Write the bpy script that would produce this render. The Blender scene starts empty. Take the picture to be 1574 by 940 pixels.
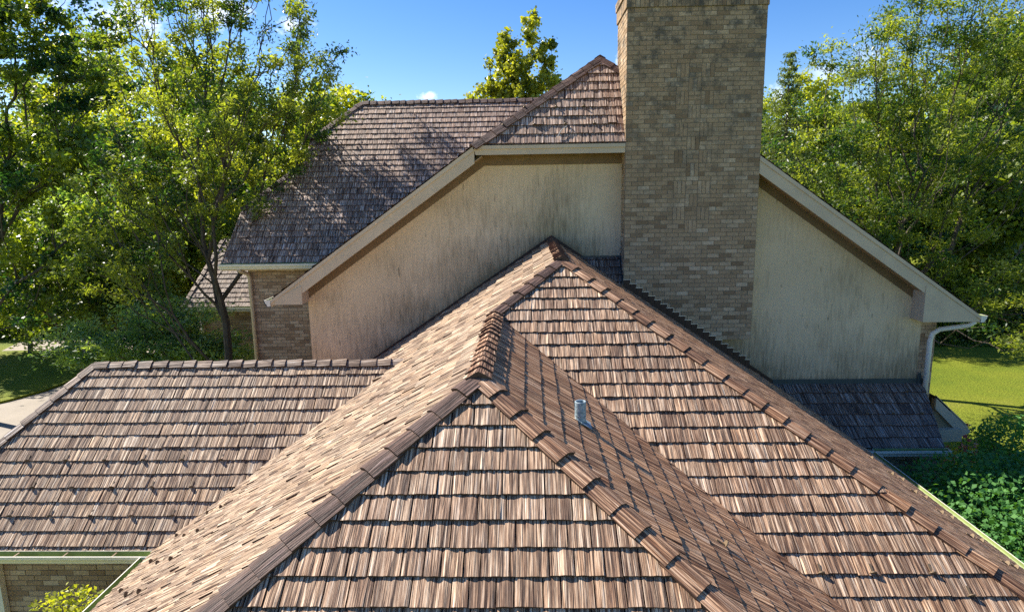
import bpy, bmesh, math, random
import numpy as np
from mathutils import Vector as V, Matrix

S = bpy.context.scene
C = S.collection
rad = math.radians

# ------------------------------------------------------------------ camera
F_PX = 976.25
CR = V((0.999586643, 0.024146587, -0.015603998))
CU = V((0.011029237, 0.179151807, 0.983759618))
CF = V((-0.026549921, 0.983525075, -0.178811435))
cam = bpy.data.cameras.new('camera')
cam.sensor_width = 36.0
cam.lens = F_PX / 1574 * 36
cam.clip_end = 2000
cam_o = bpy.data.objects.new('camera', cam)
C.objects.link(cam_o)
cam_o.matrix_world = Matrix(((CR.x, CU.x, -CF.x, 0), (CR.y, CU.y, -CF.y, 0), (CR.z, CU.z, -CF.z, 0), (0, 0, 0, 1)))
S.camera = cam_o

def ray(px, py):
    return CF + CR * ((px - 787) / F_PX) + CU * ((470 - py) / F_PX)
def at(px, py, Y):
    r = ray(px, py); return r * (Y / r.y)
def on_ground(px, py, z=-8.0):
    r = ray(px, py); return r * (z / r.z)

# ------------------------------------------------------------------ light
SUN_EL, SUN_AZ = rad(44), rad(24)          # azimuth measured from -X towards +Y
sdir = V((-math.cos(SUN_EL) * math.cos(SUN_AZ), math.cos(SUN_EL) * math.sin(SUN_AZ), math.sin(SUN_EL)))
sl = bpy.data.lights.new('sun', 'SUN')
sl.energy = 3.4; sl.angle = rad(0.53); sl.color = (1.0, 0.94, 0.84)
so = bpy.data.objects.new('sun', sl); C.objects.link(so)
so.rotation_euler = sdir.to_track_quat('Z', 'Y').to_euler()
so.location = sdir * 60

S.view_settings.view_transform = 'Standard'
S.view_settings.look = 'None'
S.view_settings.exposure = 1.55
S.view_settings.gamma = 1.0
S.view_settings.use_curve_mapping = False
S.cycles.use_denoising = False
S.cycles.pixel_filter_width = 1.1
S.cycles.max_bounces = 8
S.cycles.transparent_max_bounces = 6

world = bpy.data.worlds.new('World'); S.world = world
world.use_nodes = True

class NT:
    """tiny node-tree helper"""
    def __init__(s, tree): s.t = tree
    def n(s, typ, **kw):
        nd = s.t.nodes.new(typ)
        for k, v in kw.items(): setattr(nd, k, v)
        return nd
    def put(s, sock, val):
        if isinstance(val, bpy.types.NodeSocket): s.t.links.new(val, sock)
        elif isinstance(val, bpy.types.Node): s.t.links.new(val.outputs[0], sock)
        else:
            try: sock.default_value = val
            except Exception: sock.default_value = tuple(val) + (1.0,)
    def math(s, op, a, b=0.0, clamp=False):
        nd = s.n('ShaderNodeMath', operation=op); nd.use_clamp = clamp
        s.put(nd.inputs[0], a); s.put(nd.inputs[1], b); return nd.outputs[0]
    def vmath(s, op, a, b=(0, 0, 0)):
        nd = s.n('ShaderNodeVectorMath', operation=op)
        s.put(nd.inputs[0], a); s.put(nd.inputs[1], b)
        return nd.outputs['Value'] if op in ('LENGTH', 'DOT_PRODUCT', 'DISTANCE') else nd.outputs[0]
    def noise(s, vec, scale, detail=4, rough=0.55, dim='3D', w=None):
        nd = s.n('ShaderNodeTexNoise', noise_dimensions=dim)
        s.put(nd.inputs['Vector'], vec); nd.inputs['Scale'].default_value = scale
        nd.inputs['Detail'].default_value = detail; nd.inputs['Roughness'].default_value = rough
        return nd.outputs['Fac']
    def ramp(s, fac, stops):
        nd = s.n('ShaderNodeValToRGB'); s.put(nd.inputs[0], fac)
        e = nd.color_ramp.elements
        while len(e) > 1: e.remove(e[-1])
        for i, (p, c) in enumerate(stops):
            el = e[0] if i == 0 else e.new(p)
            el.position = p
            c = (c, c, c) if isinstance(c, (int, float)) else c
            el.color = tuple(c) + (1.0,)
        return nd.outputs['Color']
    def mix(s, fac, a, b, blend='MIX'):
        nd = s.n('ShaderNodeMix', data_type='RGBA', blend_type=blend)
        s.put(nd.inputs['Factor'], fac); s.put(nd.inputs['A'], a); s.put(nd.inputs['B'], b)
        return nd.outputs['Result']

# sky with a few small clouds, each placed by its direction
w = NT(world.node_tree)
bg = world.node_tree.nodes['Background']
sky = w.n('ShaderNodeTexSky', sky_type='NISHITA')
sky.sun_disc = False; sky.sun_elevation = SUN_EL; sky.sun_rotation = rad(-66)
sky.air_density = 1.0; sky.dust_density = 0.4; sky.ozone_density = 2.5; sky.altitude = 200
tc = w.n('ShaderNodeTexCoord')
dirv = tc.outputs['Generated']
wob = w.noise(dirv, 28, 6, 0.62)
mask = None
for (px, py, rw, rh, amp) in ((448, 37, 26, 13, 1.0), (664, 147, 22, 9, 1.0), (330, 14, 46, 22, .9), (180, 25, 60, 24, .7), (505, 152, 30, 9, .8),
                         (470, 185, 34, 16, .8), (165, 110, 40, 50, .6), (957, 92, 14, 10, .8), (1270, 115, 30, 12, .35), (1195, 150, 18, 22, .7), (1330, 95, 40, 20, .25),
                         (-420, 60, 160, 40, .8), (2100, 30, 190, 50, .8), (-900, 160, 150, 40, .8)):
    d0 = ray(px, py).normalized()
    right = d0.cross(V((0, 0, 1))).normalized(); up = right.cross(d0)
    a = w.math('DIVIDE', w.vmath('DOT_PRODUCT', dirv, right), rw / F_PX)
    b = w.math('DIVIDE', w.vmath('DOT_PRODUCT', dirv, up), rh / F_PX)
    front = w.math('GREATER_THAN', w.vmath('DOT_PRODUCT', dirv, d0), 0.5)
    r2 = w.math('ADD', w.math('MULTIPLY', a, a), w.math('MULTIPLY', b, b))
    m = w.math('SUBTRACT', 1.35, w.math('SQRT', r2))
    m = w.math('ADD', m, w.math('MULTIPLY', w.math('SUBTRACT', wob, 0.57), 4.0))
    m = w.math('MULTIPLY', w.math('MULTIPLY', w.math('MULTIPLY', m, 0.9, True), front), amp)
    mask = m if mask is None else w.math('MAXIMUM', mask, m)
hs = w.n('ShaderNodeHueSaturation'); hs.inputs['Saturation'].default_value = 1.36; hs.inputs['Hue'].default_value = 0.512
w.put(hs.inputs['Color'], sky.outputs[0])
w.put(bg.inputs['Color'], w.mix(mask, hs.outputs[0], (9.0, 9.2, 9.6)))
bg.inputs['Strength'].default_value = 0.064

# ------------------------------------------------------------------ materials
def material(name):
    m = bpy.data.materials.new(name); m.use_nodes = True
    t = NT(m.node_tree); p = m.node_tree.nodes['Principled BSDF']
    return m, t, p
def bump(t, p, h, strength, dist):
    b = t.n('ShaderNodeBump'); b.inputs['Strength'].default_value = strength; b.inputs['Distance'].default_value = dist
    t.put(b.inputs['Height'], h); t.put(p.inputs['Normal'], b.outputs[0])
def attr(t, name):
    a = t.n('ShaderNodeAttribute', attribute_name=name); return a.outputs['Fac']
def scaled(t, vec, sc):
    return t.vmath('MULTIPLY', vec, sc)

def shake_material(name, tint=(1, 1, 1), dark=1.0):
    m, t, p = material(name)
    uv = t.n('ShaderNodeTexCoord').outputs['UV']
    rnd = attr(t, 'rnd')
    g1 = t.noise(scaled(t, uv, (46, 1.3, 1)), 1.0, 5, 0.65)
    g2 = t.noise(scaled(t, uv, (150, 3.5, 1)), 1.0, 3, 0.6)
    g3 = t.noise(scaled(t, uv, (2.2, 1.4, 1)), 1.0, 3, 0.5)
    base = t.ramp(t.math('ADD', t.math('MULTIPLY', g1, 0.72), t.math('MULTIPLY', g2, 0.28)),
                  [(0.38, (0.050, 0.030, 0.022)), (0.44, (0.150, 0.092, 0.060)), (0.495, (0.34, 0.238, 0.162)), (0.54, (0.54, 0.435, 0.325)), (0.60, (0.74, 0.67, 0.57)), (0.69, (0.84, 0.80, 0.73))])
    g4 = t.noise(scaled(t, uv, (36, 0.7, 1)), 1.0, 2, 0.5)
    groove = t.math('ABSOLUTE', t.math('SUBTRACT', g4, 0.5))
    base = t.mix(t.ramp(groove, [(0.0, 0.80), (0.016, 0.5), (0.035, 0.0)]), base, (0.055, 0.032, 0.024))
    tone = t.ramp(rnd, [(0.0, (0.64, 0.56, 0.51)), (0.3, (0.88, 0.80, 0.74)), (0.55, (1.0, 0.98, 0.95)), (0.8, (1.10, 1.0, 0.88)), (1.0, (1.14, 1.13, 1.12))])
    col = t.mix(1.0, base, tone, 'MULTIPLY')
    col = t.mix(1.0, col, t.ramp(g3, [(0.3, (0.80, 0.76, 0.74)), (0.7, (1.12, 1.08, 1.05))]), 'MULTIPLY')
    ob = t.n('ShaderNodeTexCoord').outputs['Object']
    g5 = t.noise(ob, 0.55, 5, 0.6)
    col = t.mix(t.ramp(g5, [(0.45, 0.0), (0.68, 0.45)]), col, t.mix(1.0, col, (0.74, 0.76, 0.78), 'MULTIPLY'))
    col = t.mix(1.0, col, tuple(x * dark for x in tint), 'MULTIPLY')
    t.put(p.inputs['Base Color'], col)
    p.inputs['Roughness'].default_value = 0.62
    p.inputs['Specular IOR Level'].default_value = 0.35
    bump(t, p, t.math('ADD', t.math('ADD', g1, t.math('MULTIPLY', g2, 0.5)), t.math('MULTIPLY', t.math('MINIMUM', groove, 0.04), 14.0)), 0.9, 0.010)
    return m
M = {}
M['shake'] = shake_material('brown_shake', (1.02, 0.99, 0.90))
M['shake_brown'] = shake_material('mid_brown_shake', (1.06, 0.97, 0.885))  # same shakes, browner; weaker sun on viewer-facing slopes put into the tint
M['shake_lit'] = shake_material('lit_brown_shake', (1.13, 1.10, 1.02))  # same shakes, brightened; stronger sunlight on the left wing put into the tint
M['shake_cool_lit'] = shake_material('cool_lit_shake', (1.12, 1.06, 1.10))  # same shakes, lifted and cooled; sun and sky light put into the tint
M['shake_warm_lit'] = shake_material('warm_lit_shake', (1.22, 0.97, 0.77), 1.0)  # same shakes, redder; low light on right-facing slopes put into the tint
M['shake_cap'] = shake_material('brown_cap_shake', (0.98, 0.80, 0.67), 1.0)
M['shake_grey'] = shake_material('grey_brown_shake', (0.90, 0.92, 0.96), 0.95)
M['shake_shaded'] = shake_material('shaded_shake', (0.58, 0.60, 0.66), 0.9)  # same shakes, darkened and blued; shade beside the wall put into the tint
M['shake_plum'] = shake_material('plum_cap_shake', (0.56, 0.44, 0.46), 0.62)

def plain(name, col, rough=0.5, spec=0.4, metal=0.0, var=0.12, scale=6.0, bmp=0.0):
    m, t, p = material(name)
    o = t.n('ShaderNodeTexCoord').outputs['Object']
    n = t.noise(o, scale, 5, 0.6)
    lo = tuple(c * (1 - var) for c in col); hi = tuple(min(1, c * (1 + var)) for c in col)
    t.put(p.inputs['Base Color'], t.ramp(n, [(0.3, lo), (0.7, hi)]))
    p.inputs['Roughness'].default_value = rough; p.inputs['Specular IOR Level'].default_value = spec
    p.inputs['Metallic'].default_value = metal
    if bmp: bump(t, p, t.noise(o, scale * 12, 3), bmp, 0.004)
    return m
M['under'] = plain('dark_underlay', (0.035, 0.026, 0.022), 0.9, 0.1)
M['endgrain'] = plain('shake_end_grain', (0.105, 0.062, 0.043), 0.85, 0.15, var=0.35, scale=14)
M['trim'] = plain('tan_trim_paint', (0.61, 0.485, 0.33), 0.55, 0.3, var=0.08, scale=2.5, bmp=0.1)
M['soffit'] = plain('soffit_paint', (0.42, 0.28, 0.15), 0.65, 0.2, var=0.1, scale=3)
M['frieze'] = plain('brown_frieze_paint', (0.21, 0.145, 0.08), 0.7, 0.2, var=0.15, scale=3)
M['white_metal'] = plain('cream_gutter_paint', (0.80, 0.75, 0.64), 0.35, 0.5, var=0.05)
M['gutter_in'] = plain('gutter_inside_green', (0.24, 0.29, 0.10), 0.5, 0.4, var=0.3, scale=3)
M['flash'] = plain('dark_teal_flashing', (0.035, 0.055, 0.062), 0.4, 0.5, var=0.25)
M['step'] = plain('dark_brown_flashing', (0.040, 0.018, 0.015), 0.45, 0.4, var=0.2)
M['edge'] = plain('bare_metal_edge', (0.62, 0.58, 0.50), 0.35, 0.5, 0.3)
M['guard'] = plain('snow_guard_metal', (0.20, 0.14, 0.08), 0.45, 0.5, 0.3)
M['mortar'] = plain('mortar', (0.22, 0.18, 0.13), 0.95, 0.1, var=0.2, scale=9)
M['lead'] = None

def brick_material(name, stops, soot=0.0):
    m, t, p = material(name)
    o = t.n('ShaderNodeTexCoord').outputs['Object']
    rnd = attr(t, 'rnd')
    col = t.ramp(rnd, stops)
    n = t.noise(o, 38, 5, 0.65)
    col = t.mix(1.0, col, t.ramp(n, [(0.3, (0.66, 0.65, 0.63)), (0.7, (1.22, 1.2, 1.16))]), 'MULTIPLY')
    if soot:
        big = t.noise(o, 3.2, 6, 0.7)
        big2 = t.math('ADD', big, t.math('MULTIPLY', t.math('SUBTRACT', rnd, 0.5), 0.16))
        k = t.ramp(big2, [(0.47, 0.0), (0.64, 1.0)])
        zz = t.n('ShaderNodeSeparateXYZ'); t.put(zz.inputs[0], o)
        up = t.ramp(t.math('DIVIDE', t.math('ADD', zz.outputs['Z'], 1.5), 5.0, True), [(0.0, 0.15), (0.6, 0.75), (1.0, 1.0)])
        col = t.mix(t.math('MULTIPLY', t.math('MULTIPLY', k, up), soot), col, (0.055, 0.055, 0.05))
    t.put(p.inputs['Base Color'], col)
    p.inputs['Roughness'].default_value = 0.85; p.inputs['Specular IOR Level'].default_value = 0.2
    bump(t, p, n, 0.5, 0.006)
    return m
M['brick'] = brick_material('tan_brick', [(0, (0.26, 0.172, 0.10)), (0.2, (0.40, 0.275, 0.165)), (0.7, (0.48, 0.34, 0.208)), (0.92, (0.57, 0.42, 0.272)), (1, (0.66, 0.51, 0.35))], 0.85)
M['brick_house'] = brick_material('brown_brick', [(0, (0.30, 0.195, 0.125)), (0.3, (0.40, 0.275, 0.18)), (0.7, (0.48, 0.34, 0.23)), (1, (0.58, 0.44, 0.315))])

def stucco_material():
    m, t, p = material('stained_stucco')
    o = t.n('ShaderNodeTexCoord').outputs['Object']
    broad = t.noise(o, 0.8, 5, 0.55)
    col = t.ramp(broad, [(0.3, (0.68, 0.525, 0.33)), (0.7, (0.77, 0.605, 0.395))])
    streak = t.noise(scaled(t, o, (15.0, 15.0, 1.7)), 1.0, 6, 0.72)
    fine = t.noise(scaled(t, o, (38.0, 38.0, 3.4)), 1.0, 4, 0.65)
    patch = t.noise(scaled(t, o, (0.75, 1.0, 0.9)), 1.0, 3, 0.5)
    sp = t.n('ShaderNodeSeparateXYZ'); t.put(sp.inputs[0], o)
    line = t.math('SUBTRACT', -1.05, t.math('MULTIPLY', t.math('ABSOLUTE', t.math('SUBTRACT', sp.outputs['X'], 0.507)), 0.67))
    over = t.math('SUBTRACT', sp.outputs['Z'], t.math('MAXIMUM', line, -4.37))
    splash = t.ramp(t.math('DIVIDE', over, 1.6, True), [(0.0, 0.30), (0.12, 0.17), (0.45, 0.08), (1.0, 0.0)])
    k = t.math('ADD', t.math('ADD', t.math('MULTIPLY', streak, 0.40), t.math('MULTIPLY', fine, 0.34)), t.math('ADD', t.math('MULTIPLY', patch, 0.48), splash))
    k = t.ramp(k, [(0.595, 0.0), (0.75, 0.42), (0.87, 0.85)])
    zz = t.n('ShaderNodeSeparateXYZ'); t.put(zz.inputs[0], o)
    col = t.mix(k, col, (0.19, 0.145, 0.085))
    spots = t.noise(scaled(t, o, (17.0, 17.0, 2.6)), 1.0, 2, 0.5)
    sel = t.noise(scaled(t, o, (1.1, 1.0, 1.3)), 1.0, 3, 0.5)
    col = t.mix(t.math('MULTIPLY', t.ramp(spots, [(0.66, 0.0), (0.74, 0.75)]), t.ramp(sel, [(0.46, 0.0), (0.56, 1.0)])), col, (0.16, 0.13, 0.085))
    grit = t.noise(o, 160, 2, 0.6)
    col = t.mix(1.0, col, t.ramp(grit, [(0.3, 0.86), (0.7, 1.12)]), 'MULTIPLY')
    t.put(p.inputs['Base Color'], col)
    p.inputs['Roughness'].default_value = 0.92; p.inputs['Specular IOR Level'].default_value = 0.15
    bump(t, p, t.math('ADD', grit, t.math('MULTIPLY', broad, 2.0)), 0.5, 0.006)
    return m
M['stucco'] = stucco_material()

def lead_material():
    m, t, p = material('weathered_lead')
    o = t.n('ShaderNodeTexCoord').outputs['Object']
    n = t.noise(o, 30, 6, 0.7)
    t.put(p.inputs['Base Color'], t.ramp(n, [(0.32, (0.10, 0.15, 0.18)), (0.5, (0.24, 0.33, 0.37)), (0.66, (0.50, 0.55, 0.56))]))
    p.inputs['Metallic'].default_value = 0.1; p.inputs['Roughness'].default_value = 0.65
    bump(t, p, n, 0.4, 0.004)
    return m
M['lead'] = lead_material()

def leaf_material(name, c0, c1, trans=0.55, tcol=None, rough=0.4, spec=0.5):
    m, t, p = material(name)
    rnd = attr(t, 'rnd')
    col = t.ramp(rnd, [(0.0, c0), (0.5, tuple((a + b) / 2 for a, b in zip(c0, c1))), (1.0, c1)])
    t.put(p.inputs['Base Color'], col)
    p.inputs['Roughness'].default_value = rough; p.inputs['Specular IOR Level'].default_value = spec
    tr = t.n('ShaderNodeBsdfTranslucent')
    tcol = tcol or (1.9, 1.92, 0.46)
    t.put(tr.inputs[0], t.mix(1.0, col, tcol, 'MULTIPLY'))
    mx = t.n('ShaderNodeMixShader'); mx.inputs[0].default_value = trans
    t.put(mx.inputs[1], p.outputs[0]); t.put(mx.inputs[2], tr.outputs[0])
    out = [n for n in m.node_tree.nodes if n.type == 'OUTPUT_MATERIAL'][0]
    t.put(out.inputs[0], mx.outputs[0])
    return m
M['locust'] = leaf_material('locust_leaf', (0.04, 0.09, 0.03), (0.28, 0.31, 0.065))
M['bluegreen'] = leaf_material('blue_green_leaf', (0.09, 0.17, 0.075), (0.30, 0.38, 0.15), 0.5)
M['maple'] = leaf_material('maple_leaf', (0.028, 0.08, 0.03), (0.22, 0.27, 0.04), 0.45)
M['bright'] = leaf_material('bright_leaf', (0.06, 0.125, 0.03), (0.37, 0.38, 0.055), 0.5)
M['poplar'] = leaf_material('poplar_leaf', (0.16, 0.19, 0.03), (0.44, 0.43, 0.06), 0.4)
M['spruce'] = leaf_material('spruce_needle', (0.05, 0.09, 0.03), (0.16, 0.2, 0.05), 0.35)
M['hedge'] = leaf_material('hedge_leaf', (0.045, 0.145, 0.038), (0.14, 0.31, 0.08), 0.3, None, 0.65, 0.2)
M['yellow'] = leaf_material('yellow_green_leaf', (0.22, 0.27, 0.03), (0.5, 0.48, 0.06), 0.45)
M['blossom'] = leaf_material('pink_blossom', (0.5, 0.06, 0.10), (0.75, 0.45, 0.2), 0.3, (1, 0.9, 0.8))
M['far'] = leaf_material('far_leaf', (0.06, 0.11, 0.03), (0.22, 0.26, 0.045), 0.4)

def bark_material():
    m, t, p = material('bark')
    o = t.n('ShaderNodeTexCoord').outputs['Object']
    n = t.noise(scaled(t, o, (9, 9, 2)), 1.0, 6, 0.65)
    t.put(p.inputs['Base Color'], t.ramp(n, [(0.3, (0.035, 0.027, 0.020)), (0.7, (0.13, 0.10, 0.075))]))
    p.inputs['Roughness'].default_value = 0.9
    bump(t, p, n, 0.8, 0.03)
    return m
M['bark'] = bark_material()

def lawn_material():
    m, t, p = material('mown_grass')
    o = t.n('ShaderNodeTexCoord').outputs['Object']
    a = t.noise(o, 0.25, 5, 0.6); b = t.noise(o, 14, 4, 0.7)
    col = t.ramp(a, [(0.3, (0.11, 0.16, 0.014)), (0.45, (0.17, 0.21, 0.016)), (0.58, (0.21, 0.235, 0.02)), (0.7, (0.25, 0.24, 0.045))])
    col = t.mix(1.0, col, t.ramp(b, [(0.3, 0.45), (0.7, 1.4)]), 'MULTIPLY')
    t.put(p.inputs['Base Color'], col)
    p.inputs['Roughness'].default_value = 0.8; p.inputs['Specular IOR Level'].default_value = 0.2
    bump(t, p, b, 1.0, 0.06)
    return m
M['lawn'] = lawn_material()
def concrete_material(name, c):
    m, t, p = material(name)
    o = t.n('ShaderNodeTexCoord').outputs['Object']
    a = t.noise(o, 0.5, 6, 0.6); b = t.noise(o, 22, 4, 0.6)
    col = t.ramp(a, [(0.3, tuple(x * .82 for x in c)), (0.7, tuple(x * 1.12 for x in c))])
    col = t.mix(1.0, col, t.ramp(b, [(0.3, 0.85), (0.7, 1.12)]), 'MULTIPLY')
    t.put(p.inputs['Base Color'], col); p.inputs['Roughness'].default_value = 0.9
    return m
M['concrete'] = concrete_material('driveway_concrete', (0.36, 0.31, 0.25))
M['road'] = concrete_material('road_surface', (0.42, 0.36, 0.28))

# ------------------------------------------------------------------ mesh helpers
class MB:
    def __init__(s): s.v = []; s.f = []; s.uv = []; s.r = []; s.m = []
    def face(s, pts, r=0.5, m=0, uv=None):
        i = len(s.v); s.v.extend(tuple(p) for p in pts); s.f.append(tuple(range(i, i + len(pts))))
        s.uv.extend(uv if uv else [(0.0, 0.0)] * len(pts)); s.r.append(r); s.m.append(m)
    def prism(s, poly, ext, r=0.5, m=0):
        """closed prism: polygon (list of points) pushed along ext"""
        a = [V(p) for p in poly]; e = V(ext); b = [p + e for p in a]
        s.face(list(reversed(a)), r, m); s.face(b, r, m)
        for i in range(len(a)):
            j = (i + 1) % len(a); s.face([a[i], a[j], b[j], b[i]], r, m)
    def box(s, x0, x1, y0, y1, z0, z1, r=0.5, m=0):
        s.prism([(x0, y0, z0), (x1, y0, z0), (x1, y1, z0), (x0, y1, z0)], (0, 0, z1 - z0), r, m)
    def tube(s, pts, radii, n=8, r=0.5, m=0, cap=True):
        rings = []; k = len(pts)
        for i, p in enumerate(pts):
            p = V(p)
            d = (V(pts[min(i + 1, k - 1)]) - V(pts[max(i - 1, 0)])).normalized()
            a = d.orthogonal().normalized() if i == 0 else (rings_a - d * rings_a.dot(d)).normalized()
            rings_a = a
            b = d.cross(a)
            rr = radii[i] if hasattr(radii, '__len__') else radii
            rings.append([p + (a * math.cos(2 * math.pi * q / n) + b * math.sin(2 * math.pi * q / n)) * rr for q in range(n)])
        for i in range(k - 1):
            for q in range(n):
                z = (q + 1) % n
                s.face([rings[i][q], rings[i][z], rings[i + 1][z], rings[i + 1][q]], r, m)
        if cap:
            s.face(list(reversed(rings[0])), r, m); s.face(rings[-1], r, m)
    def build(s, name, mats, parent=None, fix=True, smooth=False):
        me = bpy.data.meshes.new(name)
        me.from_pydata(s.v, [], s.f)
        for mt in (mats if isinstance(mats, (list, tuple)) else [mats]): me.materials.append(mt)
        uvl = me.uv_layers.new(name='UVMap')
        uvl.data.foreach_set('uv', np.array(s.uv, dtype=np.float32).ravel())
        at_ = me.attributes.new('rnd', 'FLOAT', 'FACE')
        at_.data.foreach_set('value', np.array(s.r, dtype=np.float32))
        me.polygons.foreach_set('material_index', np.array(s.m, dtype=np.int32))
        if fix:
            bm = bmesh.new(); bm.from_mesh(me)
            bmesh.ops.remove_doubles(bm, verts=bm.verts, dist=1e-5)
            bmesh.ops.recalc_face_normals(bm, faces=bm.faces)
            bm.to_mesh(me); bm.free()
        if smooth: me.polygons.foreach_set('use_smooth', np.ones(len(me.polygons), dtype=bool))
        me.update()
        o = bpy.data.objects.new(name, me); C.objects.link(o)
        if parent: o.parent = parent
        return o

def tag(o, label=None, cat=None, group=None, kind=None):
    if label: o['label'] = label
    if cat: o['category'] = cat
    if group: o['group'] = group
    if kind: o['kind'] = kind
    return o
def empty(name, loc=(0, 0, 0)):
    o = bpy.data.objects.new(name, None); C.objects.link(o); o.location = loc; o.empty_display_size = 0.3
    return o

def clip(poly, pieces_edges):
    """Sutherland-Hodgman of 2-D poly against a convex ccw polygon's edges"""
    out = poly
    for (ax, ay, bx, by) in pieces_edges:
        if not out: return out
        res = []; n = len(out)
        ds = [(bx - ax) * (p[1] - ay) - (by - ay) * (p[0] - ax) for p in out]
        for i in range(n):
            j = (i + 1) % n
            if ds[i] >= -1e-9: res.append(out[i])
            if (ds[i] > 1e-9 and ds[j] < -1e-9) or (ds[i] < -1e-9 and ds[j] > 1e-9):
                t = ds[i] / (ds[i] - ds[j])
                res.append((out[i][0] + (out[j][0] - out[i][0]) * t, out[i][1] + (out[j][1] - out[i][1]) * t))
        out = res
    return out

class Plane:
    def __init__(s, origin, slope_dir, slope):
        """slope_dir: horizontal unit vector pointing UP-slope; slope = rise / run"""
        d = V((slope_dir[0], slope_dir[1], 0)).normalized()
        s.o = V(origin); s.v = V((d.x, d.y, slope)).normalized(); s.n = V((-d.x * slope, -d.y * slope, 1)).normalized()
        s.u = s.v.cross(s.n)
    def uv(s, p): q = V(p) - s.o; return (q.dot(s.u), q.dot(s.v))
    def p(s, u, v, h=0.0): return s.o + s.u * u + s.v * v + s.n * h

def shakes(name, plane, pieces, exposure, phase, mat, parent, thick=0.026, strip=0.030, widths=(0.13, 0.17, 0.20, 0.24, 0.29), seed=0, ridge=0.007, label=None, gap=0.0095):
    """one roof slope: a dark deck plus courses of individually cut thick shakes"""
    rng = random.Random(seed)
    mb = MB()
    P2 = []
    for pc in pieces:
        q = [plane.uv(p) for p in pc]
        area = sum(q[i][0] * q[(i + 1) % len(q)][1] - q[(i + 1) % len(q)][0] * q[i][1] for i in range(len(q)))
        if area < 0: q.reverse()
        P2.append(q)
        mb.face([plane.p(u, v, -0.012) for u, v in q], 0.5, 1)
    E = [[(q[i][0], q[i][1], q[(i + 1) % len(q)][0], q[(i + 1) % len(q)][1]) for i in range(len(q))] for q in P2]
    BB = [(min(a for a, b in q), max(a for a, b in q), min(b for a, b in q), max(b for a, b in q)) for q in P2]
    vmin = min(b[2] for b in BB); vmax = max(b[3] for b in BB); umin = min(b[0] for b in BB); umax = max(b[1] for b in BB)
    k0 = math.floor((vmin - phase) / exposure) - 1
    L = exposure * 1.13
    k = k0
    while phase + k * exposure < vmax:
        vb0 = phase + k * exposure; k += 1
        vt = vb0 + L
        if vt < vmin: continue
        u = umin - rng.random() * 0.3
        while u < umax:
            wd = rng.choice(widths) * rng.uniform(0.92, 1.08)
            ua, ub = u + gap / 2, u + wd - gap / 2; u += wd
            vb = vb0 + rng.uniform(-0.005, 0.005)
            th = thick * rng.uniform(0.80, 1.22)
            odd = rng.random()
            if odd < 0.004: th *= 1.9                      # a lifted shake
            elif odd < 0.016: vb -= rng.uniform(.012, .03)  # a slipped one
            hit = [i for i, b in enumerate(BB) if ub > b[0] and ua < b[1] and vt > b[2] and vb < b[3]]
            if not hit: continue
            r = min(1, max(0, rng.gauss(0.55, 0.22)))
            uo, vo = rng.random() * 50, rng.random() * 50
            # strip boundaries with uneven heights
            us = [ua]
            while ub - us[-1] > strip * 1.5: us.append(us[-1] + strip * rng.uniform(0.55, 1.35))
            us.append(ub)
            hs = [rng.uniform(-ridge, ridge) for _ in us]
            if ridge: hs[0] -= 0.003; hs[-1] -= 0.003
            def H(uu, vv, i):
                f = (uu - us[i]) / max(1e-6, us[i + 1] - us[i])
                taper = 1 - (vv - vb) / L
                return 0.005 + th * taper + (hs[i] * (1 - f) + hs[i + 1] * f) * (0.35 + 0.65 * taper)
            for pi in hit:
                inside_all = all((bx - ax) * (y - ay) - (by - ay) * (x - ax) >= 0 for (ax, ay, bx, by) in E[pi] for x, y in ((ua, vb), (ub, vb), (ub, vt), (ua, vt)))
                for i in range(len(us) - 1):
                    q = [(us[i], vb), (us[i + 1], vb), (us[i + 1], vt), (us[i], vt)]
                    if not inside_all:
                        q = clip(q, E[pi])
                        if len(q) < 3: continue
                    mb.face([plane.p(x, y, H(x, y, i)) for x, y in q], r, 0, [(x + uo, y + vo) for x, y in q])
                    n = len(q)
                    for a in range(n):
                        b = (a + 1) % n
                        (x0, y0), (x1, y1) = q[a], q[b]
                        butt = abs(y0 - vb) < 1e-7 and abs(y1 - vb) < 1e-7
                        side = (abs(x0 - ua) < 1e-7 and abs(x1 - ua) < 1e-7) or (abs(x0 - ub) < 1e-7 and abs(x1 - ub) < 1e-7)
                        if not (butt or side):
                            if inside_all or n == 4 and abs(y0 - y1) < 1e-7: continue
                            if abs(x0 - x1) < 1e-7: continue
                        lo = -0.010
                        mb.face([plane.p(x0, y0, lo), plane.p(x1, y1, lo), plane.p(x1, y1, H(x1, y1, i)), plane.p(x0, y0, H(x0, y0, i))], r * 0.8, 2,
                                [(x0 + uo, y0 + vo), (x1 + uo, y1 + vo), (x1 + uo, y1 + vo + .02), (x0 + uo, y0 + vo + .02)])
    o = mb.build(name, [mat, M['under'], M['endgrain']], parent, fix=False)
    if label: o['label'] = label
    return o

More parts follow.
